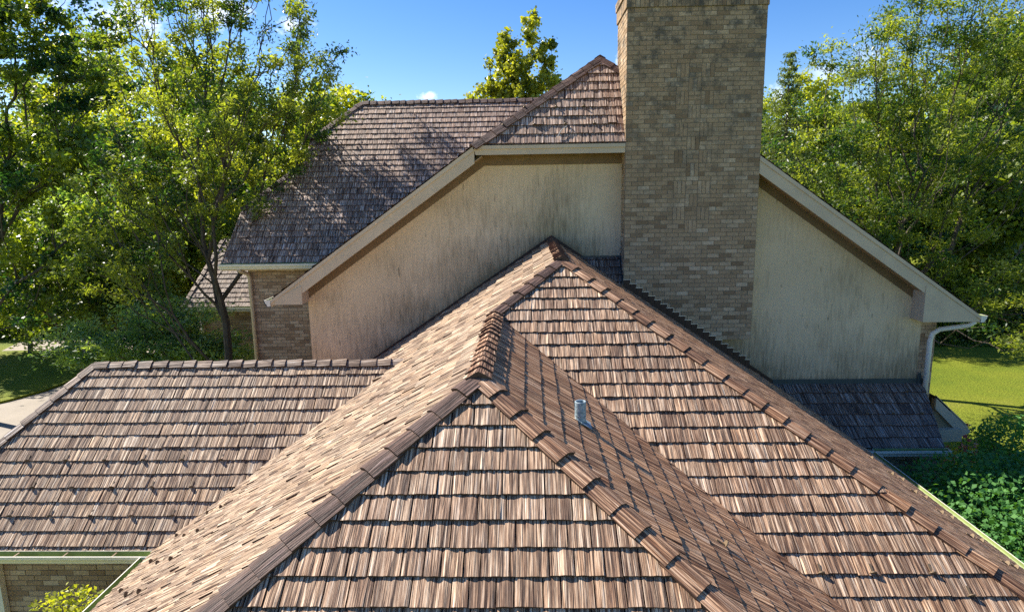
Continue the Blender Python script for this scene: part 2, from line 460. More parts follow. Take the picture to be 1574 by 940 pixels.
def caps(name, p0, p1, nA, nB, parent, mat, step=0.25, wing=0.106, thick=0.026, seed=1, lift=0.026):
    """cap shakes from the low end p0 to the high end p1 over a hip or ridge; nA, nB = normals of the two slopes"""
    rng = random.Random(seed); mb = MB()
    p0, p1 = V(p0), V(p1); d = (p1 - p0).normalized(); Ln = (p1 - p0).length
    nm = (V(nA) + V(nB)).normalized()
    sides = []
    for n in (V(nA), V(nB)):
        s = n.cross(d).normalized()
        sides.append((s, n))
    if sides[0][0].dot(sides[1][0]) > 0: sides[1] = (-sides[1][0], sides[1][1])
    # make both wings point downhill, away from the crest
    for i in (0, 1):
        s, n = sides[i]
        if s.dot(nm) > 0: s = -s
        sides[i] = (s, n)
    N = max(1, int(round(Ln / step))); st = Ln / N
    jit = [0.0] + [rng.uniform(-.10, .10) * st for _ in range(N)]
    for k in range(N):
        a = p0 + d * (k * st - 0.015 + jit[k]); b = a + d * min(st * 1.16, Ln - k * st + 0.02)
        ra = min(1, max(0, rng.gauss(0.5, 0.33)))
        lo = lift + rng.uniform(0, 0.005)
        hi = lift - thick * 0.72
        wv = wing * rng.uniform(0.90, 1.08); lo += rng.uniform(-.004, .010)
        for s, n in sides:
            nstr = 5
            uo = rng.random() * 40
            hts = [rng.uniform(-0.003, 0.003) for _ in range(nstr + 1)]; hts[0] = 0
            for j in range(nstr):
                f0, f1 = j / nstr, (j + 1) / nstr
                A0 = a + s * wv * f0; A1 = a + s * wv * f1; B0 = b + s * wv * f0; B1 = b + s * wv * f1
                up0 = nm.lerp(n, min(1, f0 * 2)).normalized(); up1 = nm.lerp(n, min(1, f1 * 2)).normalized()
                la0 = lo + thick + hts[j]; la1 = lo + thick + hts[j + 1]; lb0 = hi + thick + hts[j]; lb1 = hi + thick + hts[j + 1]
                T = [A0 + up0 * la0, A1 + up1 * la1, B1 + up1 * lb1, B0 + up0 * lb0]
                uvq = [(f0 * wv + uo, 0), (f1 * wv + uo, 0), (f1 * wv + uo, .28), (f0 * wv + uo, .28)]
                mb.face(T, ra, 0, uvq)
                mb.face([A0 + up0 * (lo - 0.022), A1 + up1 * (lo - 0.022), T[1], T[0]], ra * .8, 1, uvq)
                if j == nstr - 1:
                    mb.face([A1 + up1 * (lo - .022), B1 + up1 * (hi - .01), T[2], T[1]], ra * .8, 1, uvq)
    o = mb.build(name, [mat, M['endgrain']], parent, fix=False)
    # consistent outward normals
    bm = bmesh.new(); bm.from_mesh(o.data); bm.normal_update()
    for f in bm.faces:
        if f.normal.dot(nm) < -0.05: f.normal_flip()
    bm.to_mesh(o.data); bm.free()
    return o

def bricks(mb, origin, ud, width, height, nrm, bl=0.25, bh=0.088, joint=0.012, proud=0.007, seed=0, pattern=None, soldier=False, clipf=None):
    """individual bricks laid in running bond on a mortar sheet"""
    rng = random.Random(seed)
    o = V(origin); ud = V(ud); zd = V((0, 0, 1)); n = V(nrm)
    def one(u0, u1, z0, z1, r=None):
        if clipf and not clipf((u0 + u1) / 2, (z0 + z1) / 2): return
        r = rng.random() if r is None else r
        e = proud * rng.uniform(0.5, 1.3)
        a = [o + ud * u + zd * z for u, z in ((u0, z0), (u1, z0), (u1, z1), (u0, z1))]
        b = [p + n * e for p in a]
        mb.face(b, r, 0)
        for i in range(4):
            j = (i + 1) % 4; mb.face([a[i], a[j], b[j], b[i]], r, 0)
    if soldier:
        u = 0
        while u < width - 0.02:
            one(u + joint / 2, min(u + bh, width) - joint / 2, joint / 2, height - joint / 2); u += bh
        return
    rows = int(height / bh)
    for k in range(rows):
        u = -(bl / 2 if k % 2 else 0) + rng.uniform(-0.01, 0.01)
        z = k * bh
        while u < width:
            u0, u1 = max(0, u), min(width, u + bl); u += bl
            if u1 - u0 < 0.04: continue
            segs = [(u0, u1)]
            if pattern:
                for (c0, c1, k0, k1) in pattern:
                    if k0 <= k < k1:
                        ns = []
                        for (x, y) in segs:
                            if y <= c0 or x >= c1: ns.append((x, y)); continue
                            if x < c0 - 0.03: ns.append((x, c0))
                            if y > c1 + 0.03: ns.append((c1, y))
                        segs = ns
            for (x, y) in segs: one(x + joint / 2, y - joint / 2, z + joint / 2, z + bh - joint / 2)
    if pattern:
        for (c0, c1, k0, k1) in pattern:
            m = 3; wv = (c1 - c0) / m
            for i in range(m): one(c0 + i * wv + joint / 2, c0 + (i + 1) * wv - joint / 2, k0 * bh + joint / 2, k1 * bh - joint / 2)

def brick_wall(name, origin, ud, width, height, nrm, parent, mat, thick=0.2, seed=0, label=None, **kw):
    mb = MB()
    o = V(origin); u = V(ud); n = V(nrm)
    mb.prism([o, o + u * width, o + u * width + V((0, 0, height)), o + V((0, 0, height))], -n * thick, 0.5, 1)
    bricks(mb, origin, ud, width, height, nrm, seed=seed, **kw)
    ob = mb.build(name, [mat, M['mortar']], parent)
    if label: ob['label'] = label
    return ob

def gutter(name, p0, p1, out, parent, sc=1.0, label=None):
    mb = MB(); p0, p1, out = V(p0), V(p1), V(out).normalized(); up = V((0, 0, 1))
    P = [(0, .02), (0, -.11), (.075, -.11), (.088, -.075), (.118, -.035), (.124, .008)]
    Q = [(.110, .008), (.105, -.033), (.077, -.068), (.068, -.10), (.008, -.10), (.008, .02)]
    pr = [p0 + out * a * sc + up * b * sc for a, b in P]; qr = [p0 + out * a * sc + up * b * sc for a, b in Q]
    e = p1 - p0
    allp = pr + qr; n = len(allp)
    for i in range(n):
        j = (i + 1) % n
        mb.face([allp[i], allp[j], allp[j] + e, allp[i] + e], 0.5, 1 if 6 <= i < 11 else 0)
    for s in (V((0, 0, 0)), e):
        for i in range(5):
            mb.face([pr[i] + s, pr[i + 1] + s, qr[4 - i] + s, qr[5 - i] + s], 0.5, 0)
        mb.face([p + s for p in pr], 0.5, 0)      # end plate
    o = mb.build(name, [M['white_metal'], M['gutter_in']], parent)
    if label: o['label'] = label
    return o

# ------------------------------------------------------------------ trees
def leaf_mesh(name, centers, normals_up, length, width, seed, mat, rnd, parent=None, droop=0.0):
    rng = np.random.default_rng(seed)
    n = len(centers)
    nr = rng.normal(size=(n, 3)); nr[:, 2] += normals_up
    nr /= np.linalg.norm(nr, axis=1, keepdims=True)
    t = rng.normal(size=(n, 3)); t[:, 2] -= droop
    t -= nr * (t * nr).sum(1, keepdims=True); t /= np.linalg.norm(t, axis=1, keepdims=True) + 1e-9
    b = np.cross(nr, t)
    sc = rng.uniform(0.6, 1.3, size=(n, 1))
    Lh, Wh = length * 0.5 * sc, width * 0.5 * sc
    fold = nr * Wh * 0.35
    v = np.stack([centers - t * Lh, centers + b * Wh + fold - t * Lh * .15, centers + t * Lh, centers - b * Wh + fold - t * Lh * .15], axis=1).reshape(-1, 3).astype(np.float32)
    me = bpy.data.meshes.new(name)
    me.vertices.add(n * 4); me.vertices.foreach_set('co', v.ravel())
    me.loops.add(n * 4); me.loops.foreach_set('vertex_index', np.arange(n * 4, dtype=np.int32))
    me.polygons.add(n); me.polygons.foreach_set('loop_start', np.arange(0, n * 4, 4, dtype=np.int32))
    a = me.attributes.new('rnd', 'FLOAT', 'FACE'); a.data.foreach_set('value', np.clip(rnd, 0, 1).astype(np.float32))
    me.materials.append(mat)
    me.update(calc_edges=True); me.validate()
    o = bpy.data.objects.new(name, me); C.objects.link(o)
    if parent: o.parent = parent
    return o

def grow(trunk, ends, bf=0.55, seed=0):
    """connect end points to a trunk polyline: nearest node with a path-length penalty"""
    nodes = [np.array(p, float) for p in trunk]; par = [-1] + list(range(len(trunk) - 1))
    plen = [0.0]
    for i in range(1, len(trunk)): plen.append(plen[-1] + np.linalg.norm(nodes[i] - nodes[i - 1]))
    ends = sorted(ends, key=lambda p: np.linalg.norm(p - nodes[len(trunk) - 1]))
    rng = np.random.default_rng(seed)
    arr = np.array(nodes); pl = np.array(plen); first = len(trunk) // 2
    tips = []
    for e in ends:
        dd = np.linalg.norm(arr - e, axis=1)
        cost = dd + bf * pl
        # prefer joining to something below the end point
        cost = cost + np.maximum(0, arr[:, 2] - e[2]) * 0.6
        cost[:first] += 1e3
        j = int(cost.argmin())
        # a bowed branch: two inner nodes
        a = arr[j]; d = e - a; ln = np.linalg.norm(d)
        steps = 3 if ln > 1.2 else (2 if ln > 0.5 else 1)
        prev = j
        for s in range(1, steps + 1):
            f = s / steps
            q = a + d * f
            if s < steps:
                q = q + rng.normal(size=3) * ln * 0.05 + np.array([0, 0, -ln * 0.10 * math.sin(math.pi * f)])
            arr = np.vstack([arr, q]); par.append(prev); pl = np.append(pl, pl[prev] + np.linalg.norm(q - arr[prev])); prev = len(arr) - 1
        tips.append(prev)
    return arr, par, tips

def tree(name, label, cat, base, trunk_h, blobs, n_ends, per_end, leaf, mat, trunk_r=0.18, spread=(0.45, 0.45, 0.28), seed=0, up=0.8, droop=0.3, bf=0.55, group=None, lean=(0, 0), forks=None, clump=0.46, shell=0.5, tone=0.5):
    """base: foot of the trunk; blobs: ellipsoids (dx, dy, z, rx, ry, rz) relative to the foot that make the crown's volume"""
    rng = np.random.default_rng(seed)
    b = np.array(base, float)
    vol = np.array([x[3] * x[4] * x[5] for x in blobs]); vol = vol ** 0.8; vol /= vol.sum()
    ends = []
    while len(ends) < n_ends:
        i = rng.choice(len(blobs), p=vol); dx, dy, dz, rx, ry, rz = blobs[i]
        d = rng.normal(size=3); d /= np.linalg.norm(d)
        r = rng.random() ** shell * (0.9 + 0.18 * rng.random())
        ends.append(np.array([dx + d[0] * rx * r, dy + d[1] * ry * r, dz + d[2] * rz * r]))
    top = np.array([lean[0], lean[1], trunk_h])
    tr = [top * f + np.array([math.sin(f * 5 + seed) * 0.06, math.cos(f * 4 + seed) * 0.06, 0]) * (f > 0) for f in np.linspace(0, 1, 6)]
    if forks:
        ends = list(ends) + [np.array(f, float) for f in forks]
    arr, par, tips = grow(tr, ends, bf, seed)
    n = len(arr); rad_ = np.zeros(n); acc = np.zeros(n)
    kids = [[] for _ in range(n)]
    for i, p in enumerate(par):
        if p >= 0: kids[p].append(i)
    for i in range(n - 1, -1, -1):
        rad_[i] = max(0.011, acc[i] ** (1 / 2.2)) if kids[i] else 0.011
        if par[i] >= 0: acc[par[i]] += rad_[i] ** 2.2
    scl = trunk_r / rad_[0]
    rad_ = np.where(rad_ > 0.02, 0.02 + (rad_ - 0.02) * (trunk_r - 0.02) / max(1e-6, rad_[0] - 0.02), rad_)
    root = empty(name, base); tag(root, label, cat, group)
    mb = MB()
    # chains: follow the thickest child
    done = set()
    for i in range(n):
        starts = [k for k in kids[i]]
        if not starts: continue
        starts.sort(key=lambda k: -rad_[k])
        for si, k in enumerate(starts):
            if k in done: continue
            chain = [i]; cur = k
            while True:
                chain.append(cur); done.add(cur)
                if not kids[cur]: break
                cur = max(kids[cur], key=lambda q: rad_[q])
            rr = [rad_[c] for c in chain]; rr[0] = min(rr[0], rr[1] * 1.35)
            if len(chain) > 1 and max(rr) > 0.012:
                mb.tube([arr[c] for c in chain], rr, 7 if max(rr) > 0.05 else 4, cap=False)
    if not mb.v: mb.tube([(0, 0, 0), (0, 0, .3)], .02, 5)
    mb.build('trunk', M['bark'], root, fix=False, smooth=True)
    cs = []; rn = []
    for tpi in tips:
        e = arr[tpi]; p = arr[par[tpi]]
        k = max(4, int(per_end * rng.uniform(0.55, 1.4)))
        f = rng.random((k, 1)) ** 0.7
        s = np.array(spread) * rng.uniform(0.6, 1.25)
        pts = p + (e - p) * (0.45 + 0.75 * f) + rng.normal(size=(k, 3)) * s * (0.35 + 0.5 * f)
        cs.append(pts); rn.append(tone + rng.normal() * clump + rng.normal(size=k) * 0.16)
    leaf_mesh('crown', np.vstack(cs), up, leaf[0], leaf[1], seed + 7, mat, np.concatenate(rn), root, droop)
    return root

def conifer(name, label, cat, base, height, radius, seed, mat, tone=.55):
    rng = np.random.default_rng(seed); root = empty(name, base); tag(root, label, cat)
    mb = MB(); mb.tube([(0, 0, 0), (0, 0, height * .5), (0, 0, height)], [.22, .13, .015], 7, cap=False)
    cs, rn = [], []
    z = 1.0
    while z < height - .1:
        f = 1 - z / height
        for k in range(int(6 + 5 * f)):
            a = rng.uniform(0, 2 * math.pi); L = radius * (f ** .8) * rng.uniform(.65, 1.15) + .12
            tip = np.array([math.cos(a) * L, math.sin(a) * L, z - L * rng.uniform(.05, .3) + (.25 if f < .2 else 0)])
            mb.tube([(0, 0, z), tuple((np.array([0, 0, z]) + tip) / 2 + np.array([0, 0, .06 * L])), tuple(tip)], [.025, .015, .005], 4, cap=False)
            m = int(14 + 46 * L); t = rng.random((m, 1)) ** .7
            pts = np.array([0, 0, z]) * (1 - t) + tip * t + rng.normal(size=(m, 3)) * np.array([.13, .13, .07]) * (.5 + L * .35)
            pts[:, 2] -= np.abs(rng.normal(size=m)) * .08 * L
            cs.append(pts); rn.append(tone + rng.normal() * .18 + (t[:, 0] - .5) * .5 + rng.normal(size=m) * .1)
        z += .30 + .12 * f
    mb.build('trunk', M['bark'], root, fix=False)
    leaf_mesh('crown', np.vstack(cs), .5, .20, .055, seed + 1, mat, np.concatenate(rn), root, .8)
    return root

def copy_tree(o, loc, rz, sc, label):
    c = o.copy(); C.objects.link(c); c.location = loc; c.rotation_euler = (0, 0, rz); c.scale = (sc, sc, sc)
    c['label'] = label
    for ch in list(o.children):
        k = ch.copy(); C.objects.link(k); k.parent = c
    return c

def shrub(name, label, cat, center, size, n, leaf, mat, seed=0, group=None, up=0.9, twigs=30, lump=0.25, tone=0.5, p=2.0):
    """a bush: leaves through the outer part of a lumpy volume standing on the ground, with stems inside"""
    rng = np.random.default_rng(seed)
    root = empty(name, center); tag(root, label, cat, group)
    sx, sy, sz = size
    lumps = rng.normal(size=(9, 3)); lumps /= np.linalg.norm(lumps, axis=1, keepdims=True); la = rng.uniform(-lump, lump, 9)
    d = rng.normal(size=(n, 3)); d /= np.linalg.norm(d, axis=1, keepdims=True); d[:, 2] = np.abs(d[:, 2]) * rng.choice([1, 1, 1, -0.25], n)
    d /= (np.abs(d) ** p).sum(1, keepdims=True) ** (1 / p)
    rr = 1 + (np.exp(-((d[:, None, :] - lumps[None]) ** 2).sum(2) * 3) * la).sum(1)
    rr *= 1 - np.abs(rng.normal(size=n)) * 0.16
    pts = d * rr[:, None] * np.array([sx, sy, sz]) + rng.normal(size=(n, 3)) * leaf[0] * 0.5
    pts[:, 2] = np.maximum(pts[:, 2], 0.04)
    clump = np.sin(pts[:, 0] * 5.1 + seed) * np.sin(pts[:, 1] * 4.3) * np.sin(pts[:, 2] * 5.7) * 0.25
    mb = MB()
    for i in range(twigs):
        j = rng.integers(n); e = pts[j] * 0.95
        mb.tube([(e[0] * .1, e[1] * .1, 0), (e[0] * .5, e[1] * .5, e[2] * .6), tuple(e)], [0.03, 0.018, 0.006], 4, cap=False)
    mb.build('stems', M['bark'], root, fix=False)
    leaf_mesh('foliage', pts, up, leaf[0], leaf[1], seed + 3, mat, tone + clump + rng.normal(size=n) * 0.2, root, 0.2)
    return root

# ================================================================== GROUND
GZ = -8.0
def sheet(name, poly, z, mat):
    mb = MB(); mb.face([(x, y, z) for x, y in poly]); o = mb.build(name, mat, fix=False); o['kind'] = 'structure'
    if o.data.polygons[0].normal.z < 0: o.data.flip_normals()
    return o
sheet('lawn', [(-900, -300), (900, -300), (900, 1200), (-900, 1200)], GZ, M['lawn'])
drive = [(0, 700), (-40, 560), (25, 528), (70, 512), (150, 508), (235, 520), (330, 545), (330, 600), (240, 640), (110, 720)]
sheet('driveway', [tuple(on_ground(x, y)[:2]) for x, y in drive], GZ + 0.004, M['concrete'])
isl = []
for k in range(28):
    a = 2 * math.pi * k / 28
    isl.append((-26.6 + 6.4 * math.cos(a), 26.3 + 5.7 * math.sin(a)))
mb = MB(); mb.prism([(x, y, GZ + 0.008) for x, y in isl], (0, 0, 0.09)); o = mb.build('lawn_island', M['lawn']); o['kind'] = 'structure'
road = [(-60, 470), (60, 452), (110, 445), (130, 425), (60, 408), (-60, 425)]
sheet('road', [tuple(on_ground(x, y)[:2]) for x, y in road], GZ + 0.004, M['road'])

# ================================================================== HOUSE
house = empty('house', (2, 16, GZ))
tag(house, 'large tan brick and stucco house under brown wood shake roofs', 'house')
def at_house(o):
    return o
hinv = V((2, 16, GZ))
_link_build = MB.build
def _build(self, name, mats, parent=None, fix=True, smooth=False):
    """house parts are modelled in world coordinates; keep the house Empty at the foot of the house"""
    o = _link_build(self, name, mats, parent, fix, smooth)
    if parent is not None:
        q = parent
        while q.parent: q = q.parent
        if q is house: o.matrix_parent_inverse = Matrix.Translation(-hinv)
        if q is house and parent is not house: o.matrix_parent_inverse = Matrix.Identity(4)
    return o
MB.build = _build

s, sh = 0.6705, 0.7349
XR1, ZR1, YA, YW = 0.5067, -1.0537, 9.7107, 13.875
XR2, YB = -0.476, 5.7557
ZR2 = ZR1 - s * (XR1 - XR2)
ZE, ZER = -5.05, -5.286
EX = 0.217
def Lx(z): return XR2 - (ZR2 - z) / s
def R1x(z): return XR1 + (ZR1 - z) / s
def R2x(z): return XR2 + (ZR2 - z) / s
def Cy(z): return YA - (ZR1 - z) / sh
def By(z): return YB - (ZR2 - z) / sh
W1 = V((XR1, YW, ZR1)); A = V((XR1, YA, ZR1)); J = V((XR2, Cy(ZR2), ZR2)); B = V((XR2, YB, ZR2))
YD, ZD, XD, SD, SDH = 10.5243, -2.8607, -7.5776, 0.9808, 1.0371
YDE = YD - (ZD - ZE) / SD
V1 = V((Lx(ZD), YD, ZD)); V0 = V((Lx(ZE), YDE, ZE)); D0 = V((XD, YD, ZD)); D1 = V((XD - (ZD - ZE) / SDH, YDE, ZE))
YDB = YD + (ZD - ZE) / SD
D2 = V((D1.x, YDB, ZE)); V2 = V((Lx(ZE), YDB, ZE))
def P(x, y, z): return V((x, y, z))

plL = Plane(W1, (1, 0), s); plR1 = Plane(W1, (-1, 0), s); plR2 = Plane(B, (-1, 0), s)
plC = Plane(A, (0, 1), sh); plB = Plane(B, (0, 1), sh); plD = Plane(D0, (0, 1), SD); plDh = Plane(D0, (1, 0), SDH); plDb = Plane(D0, (0, -1), SD)

lz = [P(Lx(z), By(z), z) for z in (ZD, ZE)]
pcsL = [[W1, A, J, P(Lx(ZR2), YW, ZR2)],
        [P(Lx(ZR2), YW, ZR2), B, lz[0], P(Lx(ZD), YW, ZD)],
        [V1, V0, lz[1], lz[0]],
        [V1, P(Lx(ZD), YW, ZD), P(Lx(ZE), YW, ZE), V2]]
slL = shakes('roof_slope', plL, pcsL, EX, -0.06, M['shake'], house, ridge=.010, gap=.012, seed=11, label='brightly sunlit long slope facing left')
slC = shakes('roof_slope', plC, [[A, J, P(R2x(ZER), Cy(ZER), ZER), P(R1x(ZER), Cy(ZER), ZER)]], EX, -0.397, M['shake_brown'], house, thick=.024, seed=12, label='rear hip slope facing the viewer')
ZV = -4.372
G_Y = 12.4
slR1 = shakes('roof_slope', plR1, [[A, W1, P(R1x(ZV), YW, ZV), P(R1x(ZER), G_Y, ZER), P(R1x(ZER), Cy(ZER), ZER)]], EX, -0.06, M['shake_warm_lit'], house, thick=.014, ridge=.004, seed=13, label='narrow slope facing right beside the chimney')
slB = shakes('roof_slope', plB, [[B, P(Lx(ZE), By(ZE), ZE), P(R2x(ZE), By(ZE), ZE)]], EX, -0.339, M['shake_brown'], house, thick=.024, seed=14, label='front hip slope nearest the viewer')
slR2 = shakes('roof_slope', plR2, [[B, J, P(R2x(ZER), Cy(ZER), ZER), P(R2x(ZER), By(ZER), ZER)]], EX, -0.06, M['shake_warm_lit'], house, thick=.014, ridge=.004, seed=15, label='dark reddish slope with the vent pipe')
slD = shakes('roof_slope', plD, [[D0, V1, V0, D1]], EX, -0.247, M['shake_lit'], house, thick=.024, seed=16, label='left wing slope with rows of snow guards')
slDh = shakes('roof_slope', plDh, [[D0, D1, D2]], EX, -0.2, M['shake'], house, strip=.1, ridge=0, seed=17, label='left hip end of the low wing')
slDb = shakes('roof_slope', plDb, [[D0, D2, V2, V1]], EX, -0.2, M['shake'], house, strip=.1, ridge=0, seed=18, label='back slope of the low wing')

# caps
caps('hip_cap', J, A, plL.n, plC.n, slC, M['shake_plum'], seed=1)
caps('hip_cap', P(R1x(ZER), Cy(ZER), ZER), A, plR1.n, plC.n, slC, M['shake_cap'], step=.30, seed=2)
caps('hip_cap', P(Lx(ZE), By(ZE), ZE), B, plL.n, plB.n, slB, M['shake_plum'], step=.27, seed=3)
caps('hip_cap', P(R2x(ZE), By(ZE), ZE), B, plR2.n, plB.n, slB, M['shake_cap'], step=.29, seed=4)
caps('ridge_cap', A - V((0, .05, 0)), W1, plL.n, plR1.n, slL, M['shake_cap'], step=.235, seed=5, lift=.034)
caps('ridge_cap', B - V((0, .05, 0)), J + V((0, .12, 0)), plL.n, plR2.n, slL, M['shake_cap'], step=.21, seed=6, lift=.034)
caps('ridge_cap', V1 + V((.05, 0, 0)), D0, plD.n, plDb.n, slD, M['shake_grey'], step=.26, seed=7)
caps('hip_cap', D1, D0, plD.n, plDh.n, slD, M['shake_grey'], step=.27, seed=8)

# snow guards: half-moon tabs standing on the slopes
def guard_mesh():
    mb = MB(); n = 10; w_, h_ = 0.036, 0.045
    poly = [V((w_ * math.cos(math.pi * k / n), 0, h_ * math.sin(math.pi * k / n))) for k in range(n + 1)]
    mb.prism(poly, (0, 0.010, 0))
    mb.box(-0.012, 0.012, 0.0, 0.10, -0.004, 0.004)
    o = _link_build(mb, 'snow_guard', M['guard']); return o
_g0 = guard_mesh(); guard_me = _g0.data; bpy.data.objects.remove(_g0)
def guard(plane, u, v, parent, h=0.024):
    o = bpy.data.objects.new('snow_guard', guard_me); C.objects.link(o); o.parent = parent
    m = Matrix.Identity(4)
    for i in range(3):
        m[i][0] = plane.u[i]; m[i][1] = plane.v[i]; m[i][2] = plane.n[i]
    q = plane.p(u, v, h)
    m[0][3], m[1][3], m[2][3] = q
    o.matrix_basis = m
def guard_rows(plane, parent, rows, us):
    for (v, off) in rows:
        for u in us: guard(plane, u + off, v, parent)
def course(plane, phase, P0, k):    # v of the k-th course butt below the plane's origin
    return phase - k * EX
import itertools
for k, off in ((7, 0.0), (9, 0.28), (11, 0.12)):
    v = -0.247 - k * EX
    for i in range(7):
        u = plD.uv(P(-7.95 + i * 0.62 + off, YD, ZD))[0]
        x = plD.p(u, v).x
        if D1.x + .5 < x < Lx(plD.p(u, v).z) - 0.25 and x < -4.2: guard(plD, u, v, slD)
for k, off in ((26, 0.1), (28, 0.4), (30, 0.2)):
    v = -0.06 - k * EX
    for i in range(9):
        y = 2.9 + i * 0.62 + off
        u = plL.uv(P(0, y, 0))[0]; q = plL.p(u, v)
        if q.y < YDE - 0.15 + (ZE - q.z) * -1.0: guard(plL, u, v, slL)
for k, off in ((29, 0.0), (31, 0.3)):
    v = -0.06 - k * EX
    for i in range(7):
        y = 7.2 + i * 0.62 + off
        u = plR1.uv(P(0, y, 0))[0]; q = plR1.p(u, v)
        if q.y > Cy(q.z) + .4 and q.y < 10.6 and q.z > ZER + .05: guard(plR1, u, v, slR1)
def on_plane(px, py, pl):
    r = ray(px, py); return r * (pl.o.dot(pl.n) / r.dot(pl.n))
kc = None
for px, py in ((1258, 872), (1337, 872), (1427, 871), (1408, 936), (1500, 935)):
    u, v = plC.uv(on_plane(px, py, plC))
    k = round((-0.397 - v) / EX); guard(plC, u, -0.397 - k * EX, slC)
guard(plR2, plR2.uv(P(0, 5.3, 0))[0], -0.06 - 12 * EX, slR2)

# vent pipe on the dark slope, with a lead skirt
vp = at(889, 655, 7.0)
def on_plane(px, py, pl):
    r = ray(px, py); return r * (pl.o.dot(pl.n) / r.dot(pl.n))
vb = on_plane(892, 650, plR2)
mb = MB()
R_, H_ = 0.058, 0.235
n = 20
def ring(r, z): return [vb + V((r * math.cos(2 * math.pi * k / n), r * math.sin(2 * math.pi * k / n), z)) for k in range(n)]
rings = [ring(R_, -.12), ring(R_, H_), ring(R_ - .004, H_ + .004), ring(R_ - .012, H_ + .001), ring(R_ - .012, H_ - .15)]
for a, b in zip(rings, rings[1:]):
    for k in range(n): mb.face([a[k], a[(k + 1) % n], b[(k + 1) % n], b[k]])
mb.face(rings[-1], 0.5, 1)
vent = mb.build('vent_pipe', [M['lead'], M['under']], slR2, smooth=False)
vent['label'] = 'blue grey metal vent pipe with an open top'
mb = MB()
pu, pv = plR2.uv(vb)
sk = []
for (du, dv, h) in ((-.10, -.11, .034), (.10, -.11, .034), (.10, .02, .030), (-.10, .02, .030)): sk.append(plR2.p(pu + du, pv + dv, h))
mb.prism(sk, plR2.n * 0.006)
c0 = [plR2.p(pu + .085 * math.cos(2 * math.pi * k / n), pv + .085 * math.sin(2 * math.pi * k / n), .032) for k in range(n)]
c1 = [vb + V((.061 * math.cos(2 * math.pi * k / n), .061 * math.sin(2 * math.pi * k / n), .09)) for k in range(n)]
for k in range(n): mb.face([c0[k], c0[(k + 1) % n], c1[k], ]); mb.face([c0[(k + 1) % n], c1[(k + 1) % n], c1[k]])
mb.build('pipe_flashing', M['lead'], slR2)

# gutters of the wing
gutter('gutter', P(D1.x, YDE - .01, ZE - .015), P(V0.x - .02, YDE - .01, ZE - .015), (0, -1, 0), house, 1.15)
gutter('gutter', P(Lx(ZE) - .01, By(ZE) - .1, ZE - .015), P(Lx(ZE) - .01, YDE - .14, ZE - .015), (-1, 0, 0), house)
gutter('gutter', P(R1x(ZER) + .01, Cy(ZER), ZER - .015), P(R1x(ZER) + .01, G_Y - .14, ZER - .015), (1, 0, 0), house)
gD = [o for o in house.children if o.name.startswith('gutter')][0]
for k in range(6):
    mb = MB(); x = V0.x - .55 - k * .72
    mb.box(x - .012, x + .012, YDE - .155, YDE - .012, ZE - .014, ZE - .009)
    mb.build('gutter_hanger', M['guard'], gD)
# fascia boards behind the gutters and eave soffits
def boxpart(name, mat, *b):
    mb = MB(); mb.box(*b); return mb.build(name, mat, house)
boxpart('fascia', M['trim'], D1.x + .02, V0.x, YDE + .002, YDE + .03, ZE - .17, ZE - .02)
boxpart('fascia', M['trim'], Lx(ZE) + .002, Lx(ZE) + .03, By(ZE), YDE, ZE - .17, ZE - .02)
boxpart('fascia', M['trim'], R1x(ZER) - .03, R1x(ZER) - .002, Cy(ZER), G_Y, ZER - .17, ZER - .02)
boxpart('soffit', M['soffit'], D1.x + .03, V0.x + .4, YDE + .03, YDE + .45, ZE - .165, ZE - .15)
boxpart('soffit', M['soffit'], Lx(ZE) + .03, Lx(ZE) + .45, By(ZE), YDE + .1, ZE - .185, ZE - .17)
boxpart('soffit', M['soffit'], R1x(ZER) - .45, R1x(ZER) - .03, Cy(ZER), YW, ZER - .165, ZER - .15)
# walls under the wing
brick_wall('brick_wall', P(D1.x + .4, YDE + .42, GZ), (1, 0, 0), V0.x + .4 - D1.x - .4, ZE - .16 - GZ, (0, -1, 0), house, M['brick_house'], seed=3, label='low brick wall under the left wing eave')
brick_wall('brick_wall', P(Lx(ZE) + .42, YDE + .40, GZ), (0, -1, 0), 7.0, ZE - .18 - GZ, (-1, 0, 0), house, M['brick_house'], seed=4)
brick_wall('brick_wall', P(R1x(ZER) - .42, 4.4, GZ), (0, 1, 0), YW - 4.42, ZER - .16 - GZ, (1, 0, 0), house, M['brick_house'], seed=5)
brick_wall('brick_wall', P(D1.x + .4, YDB - .4, GZ), (0, -1, 0), YDB - YDE - .85, ZE - .16 - GZ, (-1, 0, 0), house, M['brick_house'], seed=6)
# downspout at the left end of the low wall
mb = MB(); q = at(2, 905, YDE + .34)
mb.box(q.x - .06, q.x + .03, YDE + .30, YDE + .40, GZ, ZE - .17)
mb.build('downspout', M['white_metal'], house)

